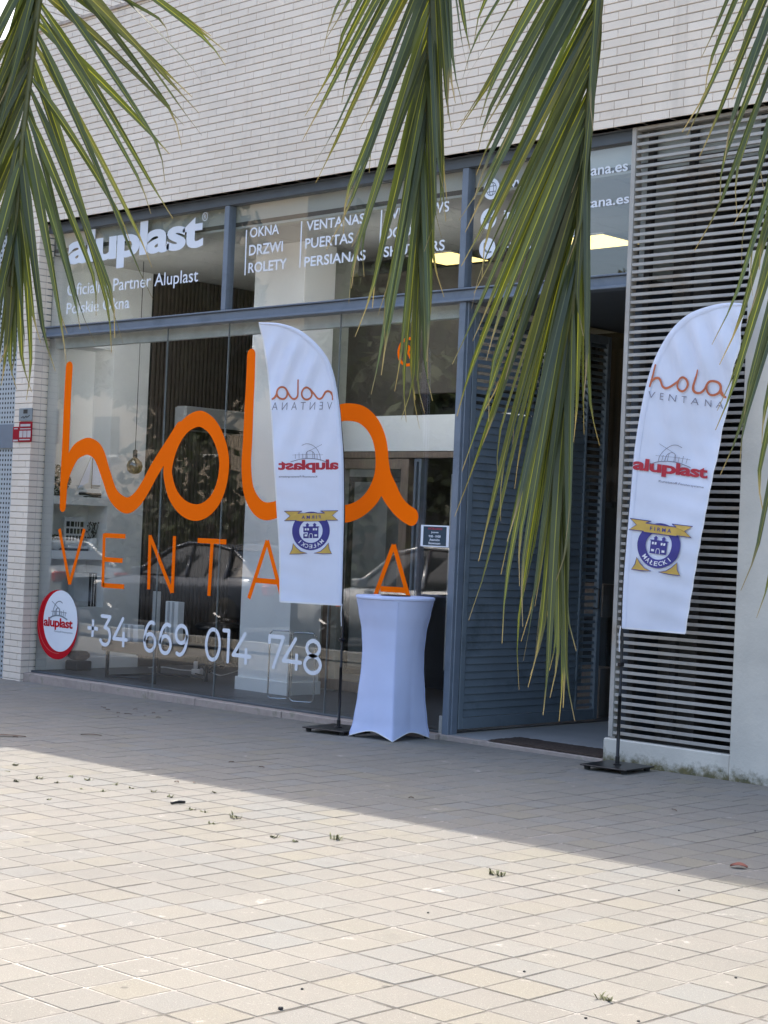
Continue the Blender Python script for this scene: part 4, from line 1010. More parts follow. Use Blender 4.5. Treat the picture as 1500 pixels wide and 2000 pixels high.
# brochures leaning in the bottom niche
zs = znb+.002
e = empty('brochure_row', PX(170, 1186, XW-.18), 'pale grey brochure case with a row of upright folders in the lowest built-in niche', 'brochures')
y0, y1, y2 = PX(142, 1150, XW-.12).y, PX(172, 1150, XW-.12).y, PX(203, 1150, XW-.12).y
b = MB(); b.bbox(XW-.22, XW-.10, y0, y1-.004, zs, zs+.36, .004); b.build('brochure_case', simple('pale_case', (.45, .47, .48), .6), e)
b = MB(); y = y1+.01
while y < min(y2, yn1)-.02: b.bbox(XW-.25, XW-.10, y, y+.018, zs, zs+.36, .002); y += .034
b.build('folders', M_BLACKS, e); b = MB(); y = y1+.029
while y < min(y2, yn1)-.02: b.bbox(XW-.25, XW-.105, y, y+.012, zs, zs+.35, .002); y += .034
b.build('paper_sheets', M_WHITEP, e)
# shoes at the foot of the wall
p = PZ(146, 1300, ZG); e = empty('black_box', (XW+.15, p.y+.1, ZG), 'small rounded black box on the shop floor behind the round sign', 'box')
b = MB(); b.bbox(XW+.05, XW+.25, YG+.42, YG+.62, ZG, ZG+.10, .01); b.build('base', M_BLACK, e); b = MB(); b.bbox(XW+.055, XW+.245, YG+.425, YG+.615, ZG+.108, ZG+.20, .03); b.build('lid', M_BLACK, e)
# low display table
tx0, tx1, ty0, ty1 = -14.02, -13.30, 10.50, 11.25
p = PZ(210, 1323, ZG)
e = empty('display_table', (tx0, ty0, ZG), 'low dark display table with thin black frame legs behind the phone number', 'table')
ztab = PY(215, 1250, ty0).z
b = MB(); b.bbox(-14.05, -13.15, 10.47, 11.2, ztab-.11, ztab, .006); b.build('tabletop', simple('dark_oak', (.05, .042, .036), .45, 0, .2, 10, stretch=(.6, 8, 8)), e)
for (x, y) in ((-13.98, 10.50), (-13.22, 10.50), (-13.98, 11.16), (-13.22, 11.16)):
    b = MB(); b.bbox(x-.014, x+.014, y-.014, y+.014, ZG, ztab-.111, .002); b.build('leg', M_BLACKS, e)
b = MB(); b.tube([(-13.98, 10.50, ZG+.015), (-13.6, 10.62, ZG+.015), (-13.22, 10.50, ZG+.015)], .012, 6); b.tube([(-13.98, 11.16, ZG+.015), (-13.6, 11.28, ZG+.015), (-13.22, 11.16, ZG+.015)], .012, 6); b.tube([(-13.98, 10.5, ZG+.015), (-13.98, 11.16, ZG+.015)], .012, 6); b.build('base_bar', M_BLACKS, e)
def profile(x, y, z, w, d, h, name, label, mat=M_WHITEP):
    e = empty(name, (x, y, z), label, 'sample'); b = MB()
    b.bbox(x-w/2, x+w/2, y-d/2, y+d/2, z, z+h, .003); b.build('profile', mat, e)
    b = MB()
    for k in (-.30, .05): b.bbox(x+w*k, x+w*(k+.16), y-d/2-.006, y-d/2-.0005, z+.004, z+h-.004, .001)
    b.build('gasket', M_GREYW, e)
profile(-13.74, 10.62, ztab, .26, .08, .17, 'profile_sample', 'short wide white window-profile sample at the near edge of the display table')
profile(-13.80, 10.95, ztab, .06, .06, .50, 'profile_sample', 'tallest thin white window-profile sample standing on the display table')
profile(-13.38, 10.85, ztab, .20, .08, .42, 'profile_sample', 'broad upright white window-profile sample at the far end of the display table')
profile(-13.32, 10.60, ztab, .20, .07, .12, 'profile_sample', 'low grey window-profile sample beside the digits on the display table', M_ALU)
# black office chair behind
e = empty('office_chair', (-14.1, 12.15, ZG), 'black office chair standing behind the low display table', 'chair')
b = MB(); b.bbox(-14.35, -13.85, 12.35, 12.42, ZG+.55, ZG+1.12, .03); b.build('backrest', M_BLACK, e); b = MB(); b.bbox(-14.35, -13.85, 11.9, 12.36, ZG+.44, ZG+.52, .03); b.build('seat', M_BLACK, e)
b = MB(); b.tube([(-14.1, 12.15, ZG+.08), (-14.1, 12.15, ZG+.45)], .03, 10); b.build('column_tube', M_BLACKS, e)
b = MB()
for k in range(5): a = k*2*math.pi/5; b.tube([(-14.1, 12.15, ZG+.10), (-14.1+.3*math.cos(a), 12.15+.3*math.sin(a), ZG+.05)], .018, 6); b.lathe([(.0001, 0), (.028, .02), (.028, .035), (.0001, .055)], 8, (-14.1+.3*math.cos(a), 12.15+.3*math.sin(a), ZG))
b.build('star_base', M_BLACKS, e)
# power strip and cable
p = PZ(385, 1318, ZG)
e = empty('power_strip', (p.x, p.y, ZG), 'small white power strip with looping dark leads on the shop floor', 'power strip')
b = MB(); b.bbox(p.x-.07, p.x+.07, p.y-.03, p.y+.03, ZG, ZG+.06, .008); b.bbox(p.x-.05, p.x-.01, p.y-.02, p.y+.02, ZG+.061, ZG+.14, .008); b.build('strip', M_WHITEP, e)
b = MB(); b.tube([tuple(v) for v in catmull([(p.x-.03, p.y, ZG+.14), (p.x+.02, p.y, ZG+.2), (p.x+.10, p.y-.02, ZG+.10), (p.x+.14, p.y, ZG+.01), (p.x+.06, p.y-.08, ZG+.02)], 8)], .007, 6); b.build('lead', M_BLACK, e)
b = MB(); q = [PZ(290, 1304, ZG+.008), PZ(320, 1303, ZG+.008), PZ(350, 1308, ZG+.008), PZ(378, 1310, ZG+.008)]; b.tube([tuple(v) for v in catmull(q, 8)], .006, 6)
q = [PZ(392, 1306, ZG+.008), PZ(410, 1312, ZG+.008), PZ(430, 1319, ZG+.008), PZ(452, 1314, ZG+.008), PZ(470, 1308, ZG+.008)]; b.tube([tuple(v) for v in catmull(q, 8)], .006, 6); b.build('white_cable', M_WHITEP, e)
# brochure stand of bent wire
e = empty('wire_stand', (-11.35, 10.6, ZG), 'thin bent chrome wire stand in front of the white column', 'stand')
for u0, u1, vb in ((522, 563, 1371), (566, 612, 1372)):
    a, c_ = PY(u0, vb, 10.62), PY(u1, vb, 10.72); h = 1.25*.45
    b = MB(); b.tube([(a.x, 10.62, ZG+.60), (a.x, 10.62, ZG+.03), (a.x+.03, 10.625, ZG+.008), (c_.x-.03, 10.715, ZG+.008), (c_.x, 10.72, ZG+.03), (c_.x, 10.72, ZG+.60), (c_.x-.03, 10.715, ZG+.63), (a.x+.03, 10.625, ZG+.63), (a.x, 10.62, ZG+.60)], .007, 6); b.build('wire_frame', M_CHROME, e)
# pendant lamp
p = PY(263, 908, 11.0)
e = empty('pendant_lamp', (p.x, p.y, ZC), 'amber globe bulb hanging on a long thin black cord inside the shop', 'lamp')
b = MB(); b.tube([(p.x, p.y, ZC), (p.x, p.y, p.z+.16)], .004, 6); b.build('cord', M_BLACK, e); b = MB(); b.lathe([(.012, .16), (.024, .15), (.024, .085), (.020, .075)], 14, p); b.build('socket', M_BLACK, e)
m, t, out = newmat('amber_glass'); tr = N(t, 'ShaderNodeBsdfTransparent'); tr.inputs[0].default_value = (.62, .50, .30, 1); gl = N(t, 'ShaderNodeBsdfGlossy'); gl.inputs['Roughness'].default_value = .05
mx = N(t, 'ShaderNodeMixShader'); mx.inputs[0].default_value = .22; t.links.new(tr.outputs[0], mx.inputs[1]); t.links.new(gl.outputs[0], mx.inputs[2]); t.links.new(mx.outputs[0], out.inputs[0])
b = MB(); b.lathe([(.020, .078), (.04, .06), (.072, .03), (.085, -.015), (.075, -.06), (.045, -.088), (.0001, -.098)], 24, p); b.build('globe', m, e, True)
# wall air conditioner
a, c_ = PX(341, 792, XW+.03), PX(480, 850, XW+.03)
e = empty('air_conditioner', (XW+.1, (a.y+c_.y)/2, a.z-.2), 'white wall air conditioner on the slatted wall behind the orange letters', 'air conditioner')
za = PX(341, 790, XW+.2).z; zb = PX(345, 838, XW+.2).z
b = MB(); b.bbox(XW+.024, XW+.22, a.y, a.y+.95, zb, za, .02); b.build('casing', M_GREYW, e); b = MB(); b.bbox(XW+.12, XW+.226, a.y+.03, a.y+.92, zb+.005, zb+.05, .004); b.build('air_outlet', M_BLACKS, e)
# white display board by the column
p = PY(466, 1152, 12.6); e = empty('white_board', (p.x, 12.6, ZG), 'white square board on a thin stand beside the white column', 'board')
b = MB(); b.bbox(p.x-.14, p.x+.14, 12.6, 12.62, p.z-.11, p.z+.13, .004); b.build('panel', M_WHITEP, e); b = MB(); b.tube([(p.x, 12.61, ZG), (p.x, 12.61, p.z-.11)], .012, 8); b.build('stand', M_BLACKS, e)

# ================================================================== PALMS
def leaf_cols(rr, kind):
    q = rr.uniform(.78, 1.32)
    if kind < .66: e_ = (.074*q, .092*q, .028*q); m_ = (.36*q, .36*q, .045)
    elif kind < .95: e_ = (.060*q, .082*q, .040*q); m_ = (.18*q, .21*q, .08)
    else: e_ = (.12*q, .125*q, .032*q); m_ = (.36, .32, .06)
    return e_, m_
def leaflet(b, p0, p2, w, bow, face, rr, dry=.10, twist=.0, curl=0.0):
    p0, p2 = Vector(p0), Vector(p2); L = (p2-p0).length; p1 = (p0+p2)*.5+bow
    n = 13; e_, m_ = leaf_cols(rr, rr.random()); tan = Vector((.36, .27, .15)); prev = None; ph = rr.uniform(0, 6)
    for i in range(n+1):
        t = i/n; c_ = p0*(1-t)**2+p1*2*t*(1-t)+p2*t*t; tg_ = ((p1-p0)*(1-t)+(p2-p1)*t).normalized()
        if t > .82: c_ = c_+Vector((curl, curl*.5, -abs(curl)))*((t-.82)/.18)**2
        a = twist*t+.25*math.sin(ph+t*3)
        f = (face*math.cos(a)+tg_.cross(face)*math.sin(a)); side = tg_.cross(f)
        if side.length < 1e-4: side = tg_.cross(Vector((0, 0, 1)))
        side.normalize(); nn = side.cross(tg_)
        ww = w*.5*min(1, .38+t*3.2)*max(.0, (1-t))**.55 if t < 1 else w*.02
        if t > .9: ww = max(ww*.55, w*.03)
        d = smooth(1-dry*1.6, 1-dry*.4, t)
        ce = Vector(e_)*(1-d)+tan*d; cm = Vector(m_)*(1-d)+tan*d
        fold = ww*.42
        cur = (b.vert(c_-side*ww+nn*fold, (*ce, 1)), b.vert(c_-side*ww*.16+nn*fold*.10, (*(ce*.9), 1)), b.vert(c_, (*cm, 1)), b.vert(c_+side*ww*.16+nn*fold*.10, (*(ce*.9), 1)), b.vert(c_+side*ww+nn*fold, (*ce, 1)))
        if prev:
            for k in range(4): b.face((prev[k], prev[k+1], cur[k+1], cur[k]))
        prev = cur
def frond(parent, rachis, dep, leaves, seed, wide=.030, face0=None, jit=.14):
    """rachis: picture trace with depth from dep(t); leaves: (base v, tip u, tip v, bow) traces"""
    rr = random.Random(seed); P3 = []
    path = catmull([(u, v, 0) for u, v in rachis], 10)
    for i, q in enumerate(path): P3.append(PD(q.x, q.y, dep(i/(len(path)-1))))
    b = MB(); n = len(P3)
    b.tube(P3, [.013*(1-.78*i/n)+.0016 for i in range(n)], 7, True, (.13, .135, .045, 1))
    tocam = lambda p: (EYE-p).normalized()
    for bv_, tu, tv, bow in leaves:
        i = min(range(n), key=lambda k: abs(path[k].y-bv_)+ (1000 if k < 25 and bv_ > -100 else 0)); p0 = P3[i]; d0 = (p0-EYE).dot(_F)
        dd = rr.uniform(-jit, jit*1.6); p2 = PD(tu, tv, d0+dd); L = (p2-p0).length
        fc_ = (tocam(p0)+Vector((rr.uniform(-.7, .7), rr.uniform(-.7, .7), rr.uniform(-.5, .6)))).normalized()
        leaflet(b, p0, p2, wide*rr.uniform(.78, 1.15), Vector((0, 0, bow*L))+_R*(bow*.25*L*rr.uniform(-1, 1)), fc_, rr, rr.uniform(.03, .11), rr.uniform(-.8, .8), rr.uniform(-.03, .03))
    return b.build('frond', M_LEAF, parent, True)
def free_frond(parent, base, az, elev, L, seed, droop=1.0, wide=.030, nl=34):
    rr = random.Random(seed); pts = []; d = Vector((math.cos(az)*math.cos(elev), math.sin(az)*math.cos(elev), math.sin(elev))); q = Vector(base)
    for i in range(22): pts.append(q.copy()); q = q+d*L/21; d = (d+Vector((0, 0, -.085*droop*(.4+i/14)))).normalized()
    b = MB(); b.tube(pts, [.017*(1-.8*i/22)+.002 for i in range(22)], 6, True, (.13, .135, .045, 1))
    for k in range(nl):
        t = .12+.86*k/nl; i = min(20, int(t*21)); p0 = pts[i].lerp(pts[i+1], t*21-i); tg_ = (pts[i+1]-pts[i]).normalized(); sd = tg_.cross(Vector((0, 0, 1))).normalized()
        for s_ in (-1, 1):
            l = .50*math.sin(math.pi*min(1, .25+t*.8))+.10; dr = (tg_*.75+sd*s_*.75+Vector((0, 0, .12))).normalized(); p2 = p0+dr*l+Vector((0, 0, -.25*l*droop*rr.uniform(.4, 1.3)))
            leaflet(b, p0, p2, wide, Vector((0, 0, .10*l)), (Vector((0, 0, 1))+sd*s_*.4).normalized(), rr, .08)
    return b.build('frond', M_LEAF, parent, True)
def palm(crown, label, seed):
    rr = random.Random(seed); g0 = gz(crown.x)
    root = empty('date_palm', (crown.x, crown.y, g0), label, 'palm tree')
    b = MB(); H = crown.z-g0; n = 44
    prof = []
    for i in range(n+1):
        z = H*i/n; r = .19-.03*z/H+(.018 if i % 2 else 0)+(.10*smooth(.8, 1, i/n)); prof.append((r, z))
    b.lathe(prof, 20, (crown.x, crown.y, g0))
    for i in range(170):
        z = rr.uniform(.15, H); a = rr.uniform(0, 6.28); r = .20-.03*z/H; c_ = Vector((crown.x+r*math.cos(a), crown.y+r*math.sin(a), g0+z)); o_ = Vector((math.cos(a), math.sin(a), 0)); s_ = o_.cross(Vector((0, 0, 1)))
        b.poly([c_-s_*.06, c_+s_*.06, c_+s_*.035+o_*.05+Vector((0, 0, .09)), c_-s_*.035+o_*.05+Vector((0, 0, .09))])
    b.build('trunk', M_BARK, root)
    return root
cr1 = PD(-380, -560, 4.7); cr2 = PD(2240, -520, 4.25)
pal1 = palm(cr1, 'date palm whose long frond hangs in front of the brick pillar', 1)
pal2 = palm(cr2, 'date palm whose drooping fronds hang before the shop door and louvred screen', 2)
# frond hanging in front of the brick pillar
A = []
for bv_, tu, tv in ((-150, 452, 118), (-140, 436, 95), (-130, 402, 160), (-120, 412, 70), (-110, 379, 250), (-100, 373, 268), (-85, 372, 205), (-75, 352, 60), (-60, 357, 172), (-45, 345, 340), (-20, 352, 238), (0, 327, 416), (20, 303, 410), (40, 330, 300), (60, 286, 572), (85, 300, 520), (105, 237, 668), (130, 232, 676), (150, 262, 470), (170, 245, 640), (195, 166, 652), (215, 205, 600), (235, 133, 708), (255, 160, 640), (275, 120, 640), (300, 92, 708), (330, 86, 690), (360, 62, 772), (390, 70, 660), (420, 45, 748), (440, 52, 700), (460, 30, 725), (490, 18, 745), (520, 12, 700)):
    A.append((bv_, tu, tv, .05))
rr = random.Random(77)
for k in range(30):
    v = -150+k*22; A.append((v, -40-k*1.5+rr.uniform(-40, 55)+ (k/30)*40, v+rr.uniform(260, 340), .05))
A += [(v, tu, tv, .05) for v, tu, tv in ((-150, 20, 180), (-140, -20, 120), (-120, 10, 200), (-100, -30, 230), (-90, 40, 150), (-60, 5, 210), (-30, -10, 260), (-10, 15, 240), (20, -15, 300))]
frond(pal1, [(-380, -560), (-230, -820), (-40, -640), (70, -330), (92, -150), (81, -40), (73, 20), (64, 100), (56, 170), (48, 240), (42, 310), (36, 390), (29, 470), (22, 560)], lambda t: 4.7-.1*t, A, 3, .029)
# frond hanging in the middle
Bl = [(-330, 619, 88), (-300, 647, 66), (-270, 637, 130), (-240, 611, 212), (-200, 594, 272), (-170, 655, 190), (-140, 626, 316), (-110, 622, 352), (-80, 716, 240), (-60, 709, 326), (-30, 660, 468), (-5, 652, 440), (15, 668, 580), (40, 679, 556), (60, 700, 470), (80, 720, 594), (105, 711, 642), (130, 751, 604), (150, 735, 666), (175, 728, 560), (200, 732, 764), (280, 781, 812), (340, 802, 820), (370, 806, 800), (400, 800, 770), (440, 812, 790), (480, 818, 740), (90, 690, 520), (-50, 690, 380), (160, 760, 640), (220, 742, 730), (300, 776, 760)]
Bl = [(v, tu, tv, .04) for v, tu, tv in Bl]
Bl += [(v, tu, tv, .03) for v, tu, tv in ((-320, 887, 190), (-300, 880, 218), (-250, 905, 120), (-210, 882, 195), (-180, 870, 150), (-120, 868, 390), (-90, 866, 428), (-60, 860, 330), (-20, 868, 300), (20, 858, 360), (60, 866, 410), (110, 852, 470), (160, 846, 560), (210, 844, 640), (260, 840, 700), (320, 836, 740), (380, 832, 770), (-280, 915, 100), (-150, 876, 250), (30, 846, 450), (90, 838, 520))]
frond(pal2, [(2240, -520), (1900, -980), (1350, -1080), (930, -680), (862, -380), (850, -200), (845, -60), (840, 60), (833, 180), (827, 300), (821, 420), (816, 520)], lambda t: 4.25+.45*t, Bl, 4, .028)
# long frond in front of the door
Cl = [(-330, 905, 62), (-300, 891, 142), (-270, 923, 138), (-250, 918, 226), (-225, 927, 226), (-200, 909, 243), (-170, 920, 282), (-150, 950, 250), (-130, 925, 338), (-100, 919, 384), (-75, 909, 453), (-50, 918, 411), (-25, 912, 510), (0, 935, 470), (20, 918, 520), (45, 907, 590), (70, 940, 560), (95, 919, 640), (120, 890, 706), (140, 930, 660), (165, 887, 808), (190, 945, 700), (215, 905, 918), (240, 930, 800), (265, 898, 1000), (290, 960, 800), (310, 935, 900), (335, 935, 1096), (360, 950, 930), (385, 933, 1197), (410, 960, 1000), (435, 978, 1122), (460, 969, 1245), (490, 1000, 1050), (520, 1005, 1208), (550, 1000, 1130), (580, 995, 1328), (610, 1030, 1150), (640, 1029, 1285), (670, 1033, 1240), (700, 1049, 1328), (730, 1042, 1290), (760, 1066, 1392), (790, 1058, 1300), (820, 1098, 1404), (850, 1107, 1392), (880, 1090, 1350), (910, 1103, 1380), (940, 1085, 1300),
      (380, 1000, 950), (450, 1010, 1020), (530, 1025, 1090), (600, 1050, 1180), (650, 1060, 1240), (100, 980, 560), (180, 990, 640), (250, 985, 740), (30, 975, 480), (320, 990, 860), (-60, 970, 400), (-130, 980, 300)]
Cl = [(v, tu, tv, .045) for v, tu, tv in Cl]
Cl += [(v, tu, tv, .02) for v, tu, tv in ((-250, 1147, 246), (-200, 1150, 180), (-120, 1140, 300), (-60, 1135, 360), (0, 1130, 420), (60, 1128, 500), (120, 1126, 560), (180, 1122, 640), (240, 1146, 774), (300, 1140, 848), (340, 1149, 690), (380, 1156, 856), (420, 1124, 860), (480, 1118, 920), (540, 1114, 980), (600, 1112, 1050), (660, 1110, 1120), (720, 1108, 1180), (780, 1104, 1250), (840, 1106, 1320))]
frond(pal2, [(2240, -520), (1900, -900), (1450, -880), (1210, -450), (1180, -200), (1172, -20), (1165, 60), (1153, 170), (1141, 300), (1131, 420), (1122, 540), (1112, 680), (1101, 820), (1094, 940), (1090, 1040)], lambda t: 4.25+.15*t, Cl, 5, .029)
# frond hanging just outside the picture edge, its leaflets reaching in
Dl = [(v, tu, tv, .04) for v, tu, tv in ((-330, 1375, 110), (-300, 1360, 184), (-270, 1430, 60), (-240, 1358, 235), (-200, 1343, 264), (-170, 1372, 302), (-130, 1406, 309), (-100, 1430, 195), (-70, 1386, 376), (-40, 1418, 402), (-10, 1382, 468), (30, 1433, 504), (70, 1455, 420), (110, 1450, 560), (150, 1415, 652), (190, 1427, 694), (230, 1468, 620), (270, 1420, 786), (310, 1412, 828), (350, 1441, 830), (390, 1428, 910), (430, 1433, 892), (480, 1480, 860), (540, 1468, 990), (600, 1490, 1000), (680, 1468, 1137), (740, 1495, 1193), (800, 1510, 1200), (-180, 1440, 120), (50, 1470, 350), (200, 1475, 520))]
Dl += [(v, tu, tv, .03) for v, tu, tv in ((-200, 1680, 150), (-100, 1690, 260), (0, 1690, 360), (100, 1690, 470), (200, 1690, 560), (300, 1680, 650), (400, 1670, 760), (500, 1660, 860), (600, 1650, 960), (700, 1630, 1050))]
frond(pal2, [(2240, -520), (2000, -760), (1720, -700), (1580, -400), (1568, -200), (1572, 0), (1575, 200), (1573, 400), (1568, 600), (1560, 800), (1550, 950)], lambda t: 4.25-.05*t, Dl, 6, .028)
for k, (az, el) in enumerate(((2.9, 1.1), (2.2, .8), (1.2, .9), (.3, .7), (-.7, .8), (-1.6, .7), (-2.5, .9), (3.6, .6))): free_frond(pal1, cr1+Vector((.06*math.cos(az), .06*math.sin(az), .0)), az, el, 2.3, 20+k)
for k, (az, el) in enumerate(((2.6, 1.15), (1.5, 1.0), (.6, .8), (-.3, .6), (-1.2, .8), (-2.2, .7), (-2.9, 1.0))): free_frond(pal2, cr2+Vector((.06*math.cos(az), .06*math.sin(az), .0)), az, el, 2.3, 40+k)

# ================================================================== LITTER AND WEEDS
def weed(u, v, s_, seed, label='small green weed tuft in a joint of the sunlit pavers'):
    p = PG(u, v, -.003); rr = random.Random(seed); e = MB(); s_ = s_*.9
    for k in range(int(9+8*s_)):
        a = rr.uniform(0, 6.28); l = s_*rr.uniform(.02, .055); q = p+Vector((rr.uniform(-.03, .03)*s_, rr.uniform(-.012, .012)*s_, 0)); d = Vector((math.cos(a), math.sin(a), rr.uniform(.4, 1.6))).normalized(); sd = d.cross(Vector((0, 0, 1))).normalized()*.0035
        m_ = q+d*l*.55; tip = q+d*l-Vector((0, 0, l*.2)); e.poly([q-sd, q+sd, m_+sd*1.3, m_-sd*1.3]); e.poly([m_-sd*1.3, m_+sd*1.3, tip])
    tag(e.build('weed_tuft', M_WEED), label, 'weed', 'weeds in the paver joints')
for k, (u, v, s_) in enumerate(((29, 1496, .7), (75, 1522, 1.0), (32, 1528, .7), (110, 1530, .6), (138, 1519, .6), (172, 1525, .9), (96, 1563, .6), (199, 1547, .8), (227, 1534, .8), (257, 1541, .6), (300, 1548, .7), (330, 1558, .7), (372, 1583, .8), (398, 1588, .7), (413, 1611, .7), (535, 1637, .9), (575, 1645, .7), (418, 1549, .5), (160, 1543, .6), (15, 1508, .6))): weed(u, v, s_, k)
weed(458, 1599, 1.3, 101, 'middle-sized fresh green weed tuft on the sunlit pavers beyond the dark stick')
weed(655, 1641, 1.4, 102, 'brightest leafy weed tuft in the sun near the shadow edge')
weed(969, 1710, 1.4, 103, 'dry grey-green weed tuft on the sunlit pavers under the shadow edge')
weed(1182, 1955, 1.0, 104, 'scraggy dry weed near the bottom edge of the sunlit paving')
weed(40, 1324, 2.2, 105, 'flat dark green weed growing at the foot of the brick pillar'); weed(25, 1325, 1.8, 106, 'dry weed growing against the foot of the brick pillar by its corner')
def dry(u, v, l, w, az, label, mat=M_DEADL, h=.005, name='dry_leaf'):
    p = PG(u, v, .004); b = MB(); d = Vector((math.cos(az), math.sin(az), 0)); sd = Vector((-d.y, d.x, 0)); n = 6; pr = None
    for i in range(n+1):
        t = i/n; c_ = p+d*(t-.5)*l+Vector((0, 0, h*math.sin(t*3.1))); ww = w*.5*math.sin(math.pi*(.06+.9*t))
        cur = [b.vert(c_-sd*ww+Vector((0, 0, h*.7))), b.vert(c_), b.vert(c_+sd*ww+Vector((0, 0, h)))]
        if pr: b.face((pr[0], pr[1], cur[1], cur[0])); b.face((pr[1], pr[2], cur[2], cur[1]))
        pr = cur
    tag(b.build(name, mat), label, 'leaf', 'dry leaves on the paving')
dry(1443, 1694, .085, .062, .45, 'curled reddish dry leaf lying alone on the shaded pavers', M_REDL, .010)
dry(1317, 1583, .075, .015, 2.6, 'thin dark dry leaf on the shaded pavers in front of the louvred screen')
dry(1474, 1624, .035, .012, 2.3, 'short black dry leaf on the shaded pavers close to the picture edge', M_BLACK, .004)
dry(178, 1436, .16, .025, .75, 'long narrow dry leaf lying in the shade below the round sign')
dry(6, 1437, .35, .06, .7, 'big pale-edged dry leaf in the shade below the brick pillar')
dry(803, 1559, .035, .014, .4, 'tiny dark dry leaf on shaded pavers below the cocktail table')
for k, (u, v) in enumerate(((204, 1383), (211, 1387), (231, 1393), (198, 1381), (250, 1395), (264, 1386), (283, 1399), (300, 1393), (309, 1402), (332, 1389), (230, 1400), (511, 1499), (452, 1489), (380, 1529), (345, 1528), (30, 1440))):
    dry(u, v, .040 if k != 4 else .07, .022, k*.9, 'small dark dry leaf scattered on the shaded pavers before the shop glass')
e = MB(); p = PG(334, 1571); q = PG(361, 1569); e.tube([p+Vector((0, 0, .008)), (p+q)/2+Vector((0, 0, .012)), q+Vector((0, 0, .008))], [.008, .010, .007], 7); tag(e.build('stick', M_BLACK), 'short dark stick lying among weeds on the sunlit pavers', 'stick')
for k, (u, v) in enumerate(((548, 1972), (1028-4, 1899), (1144, 1990), (1247, 1996), (590, 1933), (836, 1784), (1326, 1740), (1437, 1911))):
    p = PG(u, v); b = MB(); s_ = .010 if k in (0,) else .006; b.lathe([(s_*.7, .0), (s_, s_*.5), (s_*.6, s_), (.0001, s_*1.2)], 7, p); tag(b.build('pebble', M_BLACK), 'tiny dark pebble on the sunlit pavers', 'pebble', 'dark pebbles on the pavers')

# ================================================================== ACROSS THE STREET (seen in the glass)
def car(name, label, paint, x, y, face, hatch=False, L=4.4):
    m = simple('paint_'+name, paint, .22, .25, .03, 3, spec=.7)
    e = empty('parked_car', (0, 0, 0), label, 'car', 'cars parked along the kerb'); Wd = .90; h = 1.45 if not hatch else 1.50
    body = [(-2.2, .42, .62, .62), (-2.12, .25, .74, .80), (-1.6, .20, .84, .88), (-.9, .19, .93, .90), (0, .18, .95, .90), (.9, .19, .97, .90), (1.55, .21, 1.0, .88), (2.02, .25, .98, .82), (2.2, .40, .80, .66)]
    b = MB(); rows = []
    for X, zb, zt, hw in body:
        mid = (zb+zt)/2
        rows.append([b.vert((X, yy, zz)) for yy, zz in ((0, zb), (hw*.86, zb), (hw, mid-.08), (hw, mid+.10), (hw*.95, zt-.04), (hw*.84, zt), (0, zt+.025), (-hw*.84, zt), (-hw*.95, zt-.04), (-hw, mid+.10), (-hw, mid-.08), (-hw*.86, zb))])
    for a, c_ in zip(rows, rows[1:]):
        for k in range(12): b.face((a[k], a[(k+1) % 12], c_[(k+1) % 12], c_[k]))
    b.face(rows[0]); b.face(list(reversed(rows[-1]))); b.build('body', m, e, True)
    cab = [(-.95, .93, .80), (-.30, h-.10, .64), (.15, h, .62), (.75, h-.01, .61), (1.2, h-.08, .60)] + ([(1.75, h-.25, .60), (2.05, 1.0, .72)] if hatch else [(1.45, h-.22, .61), (1.85, 1.0, .70)])
    g_ = MB(); rows = [[g_.vert((X, s_*hw, z)) for s_, hw, z in ((1, .82, .94), (1, w, z), (-1, w, z), (-1, .82, .94))] for X, z, w in cab]
    for a, c_ in zip(rows, rows[1:]):
        for k in (0, 1, 2): g_.face((a[k], a[k+1], c_[k+1], c_[k]))
    g_.build('windows', M_CARGL, e)
    r_ = MB(); rows = [[r_.vert((X, s_*w*1.01, z+.012)) for s_ in (1, .5, 0, -.5, -1)] for X, z, w in cab[1:5]]
    for a, c_ in zip(rows, rows[1:]):
        for k in range(4): r_.face((a[k], a[k+1], c_[k+1], c_[k]))
    for s_ in (1, -1):
        r_.tube([(X, s_*(w+.012), z+.004) for X, z, w in cab[1:]], .03, 6); r_.tube([(cab[0][0], s_*.83, .93), (cab[1][0], s_*.655, h-.10)], .028, 6)
        for X in (.35, 1.25): r_.tube([(X, s_*.835, .95), (X-.06, s_*.63, h-.03)], .03, 6)
    r_.build('roof', m, e, True)
    for X in (-1.35, 1.35):
        for s_ in (1, -1):
            Mx = Matrix.Rotation(R_(-90*s_), 4, 'X'); t_ = MB(); t_.lathe([(.20, -.10), (.31, -.10), (.33, -.06), (.33, .06), (.31, .095), (.21, .10)], 28, (X, s_*.83, .33), Mx); w_ = t_.build('wheel', M_RUBBER, e, True)
            rm = MB(); rm.lathe([(.21, .05), (.205, .09), (.18, .07), (.05, .085), (.0001, .10)], 20, (X, s_*.83, .33), Mx)
            for k in range(7):
                a = k*2*math.pi/7; c0 = Mx @ Vector((.05*math.cos(a), .05*math.sin(a), .10)); c1 = Mx @ Vector((.19*math.cos(a), .19*math.sin(a), .10)); rm.tube([c0+Vector((X, s_*.83, .33)), c1+Vector((X, s_*.83, .33))], .02, 5)
            rm.build('rim', M_RIM, w_)
    for s_ in (1, -1):
        q = MB(); q.bbox(-2.16, -1.86, s_*.62-.14, s_*.62+.14, .64, .77, .03); q.build('headlight', M_LAMPW, e); q = MB(); q.bbox(2.02, 2.19, s_*.62-.15, s_*.62+.15, .72, .90, .03); q.build('tail_light', M_LAMPR, e)
        q = MB(); q.bbox(-.78, -.62, s_*.98-.09, s_*.98+.09, .93, 1.05, .02); q.build('mirror', m, e)
    q = MB(); q.bbox(-2.23, -2.19, -.26, .26, .42, .53, .004); q.build('number_plate', M_WHITEP, e)
    e.location = (x, y, gz(max(-60, x))+.004); e.rotation_euler = (0, 0, face)
    return e
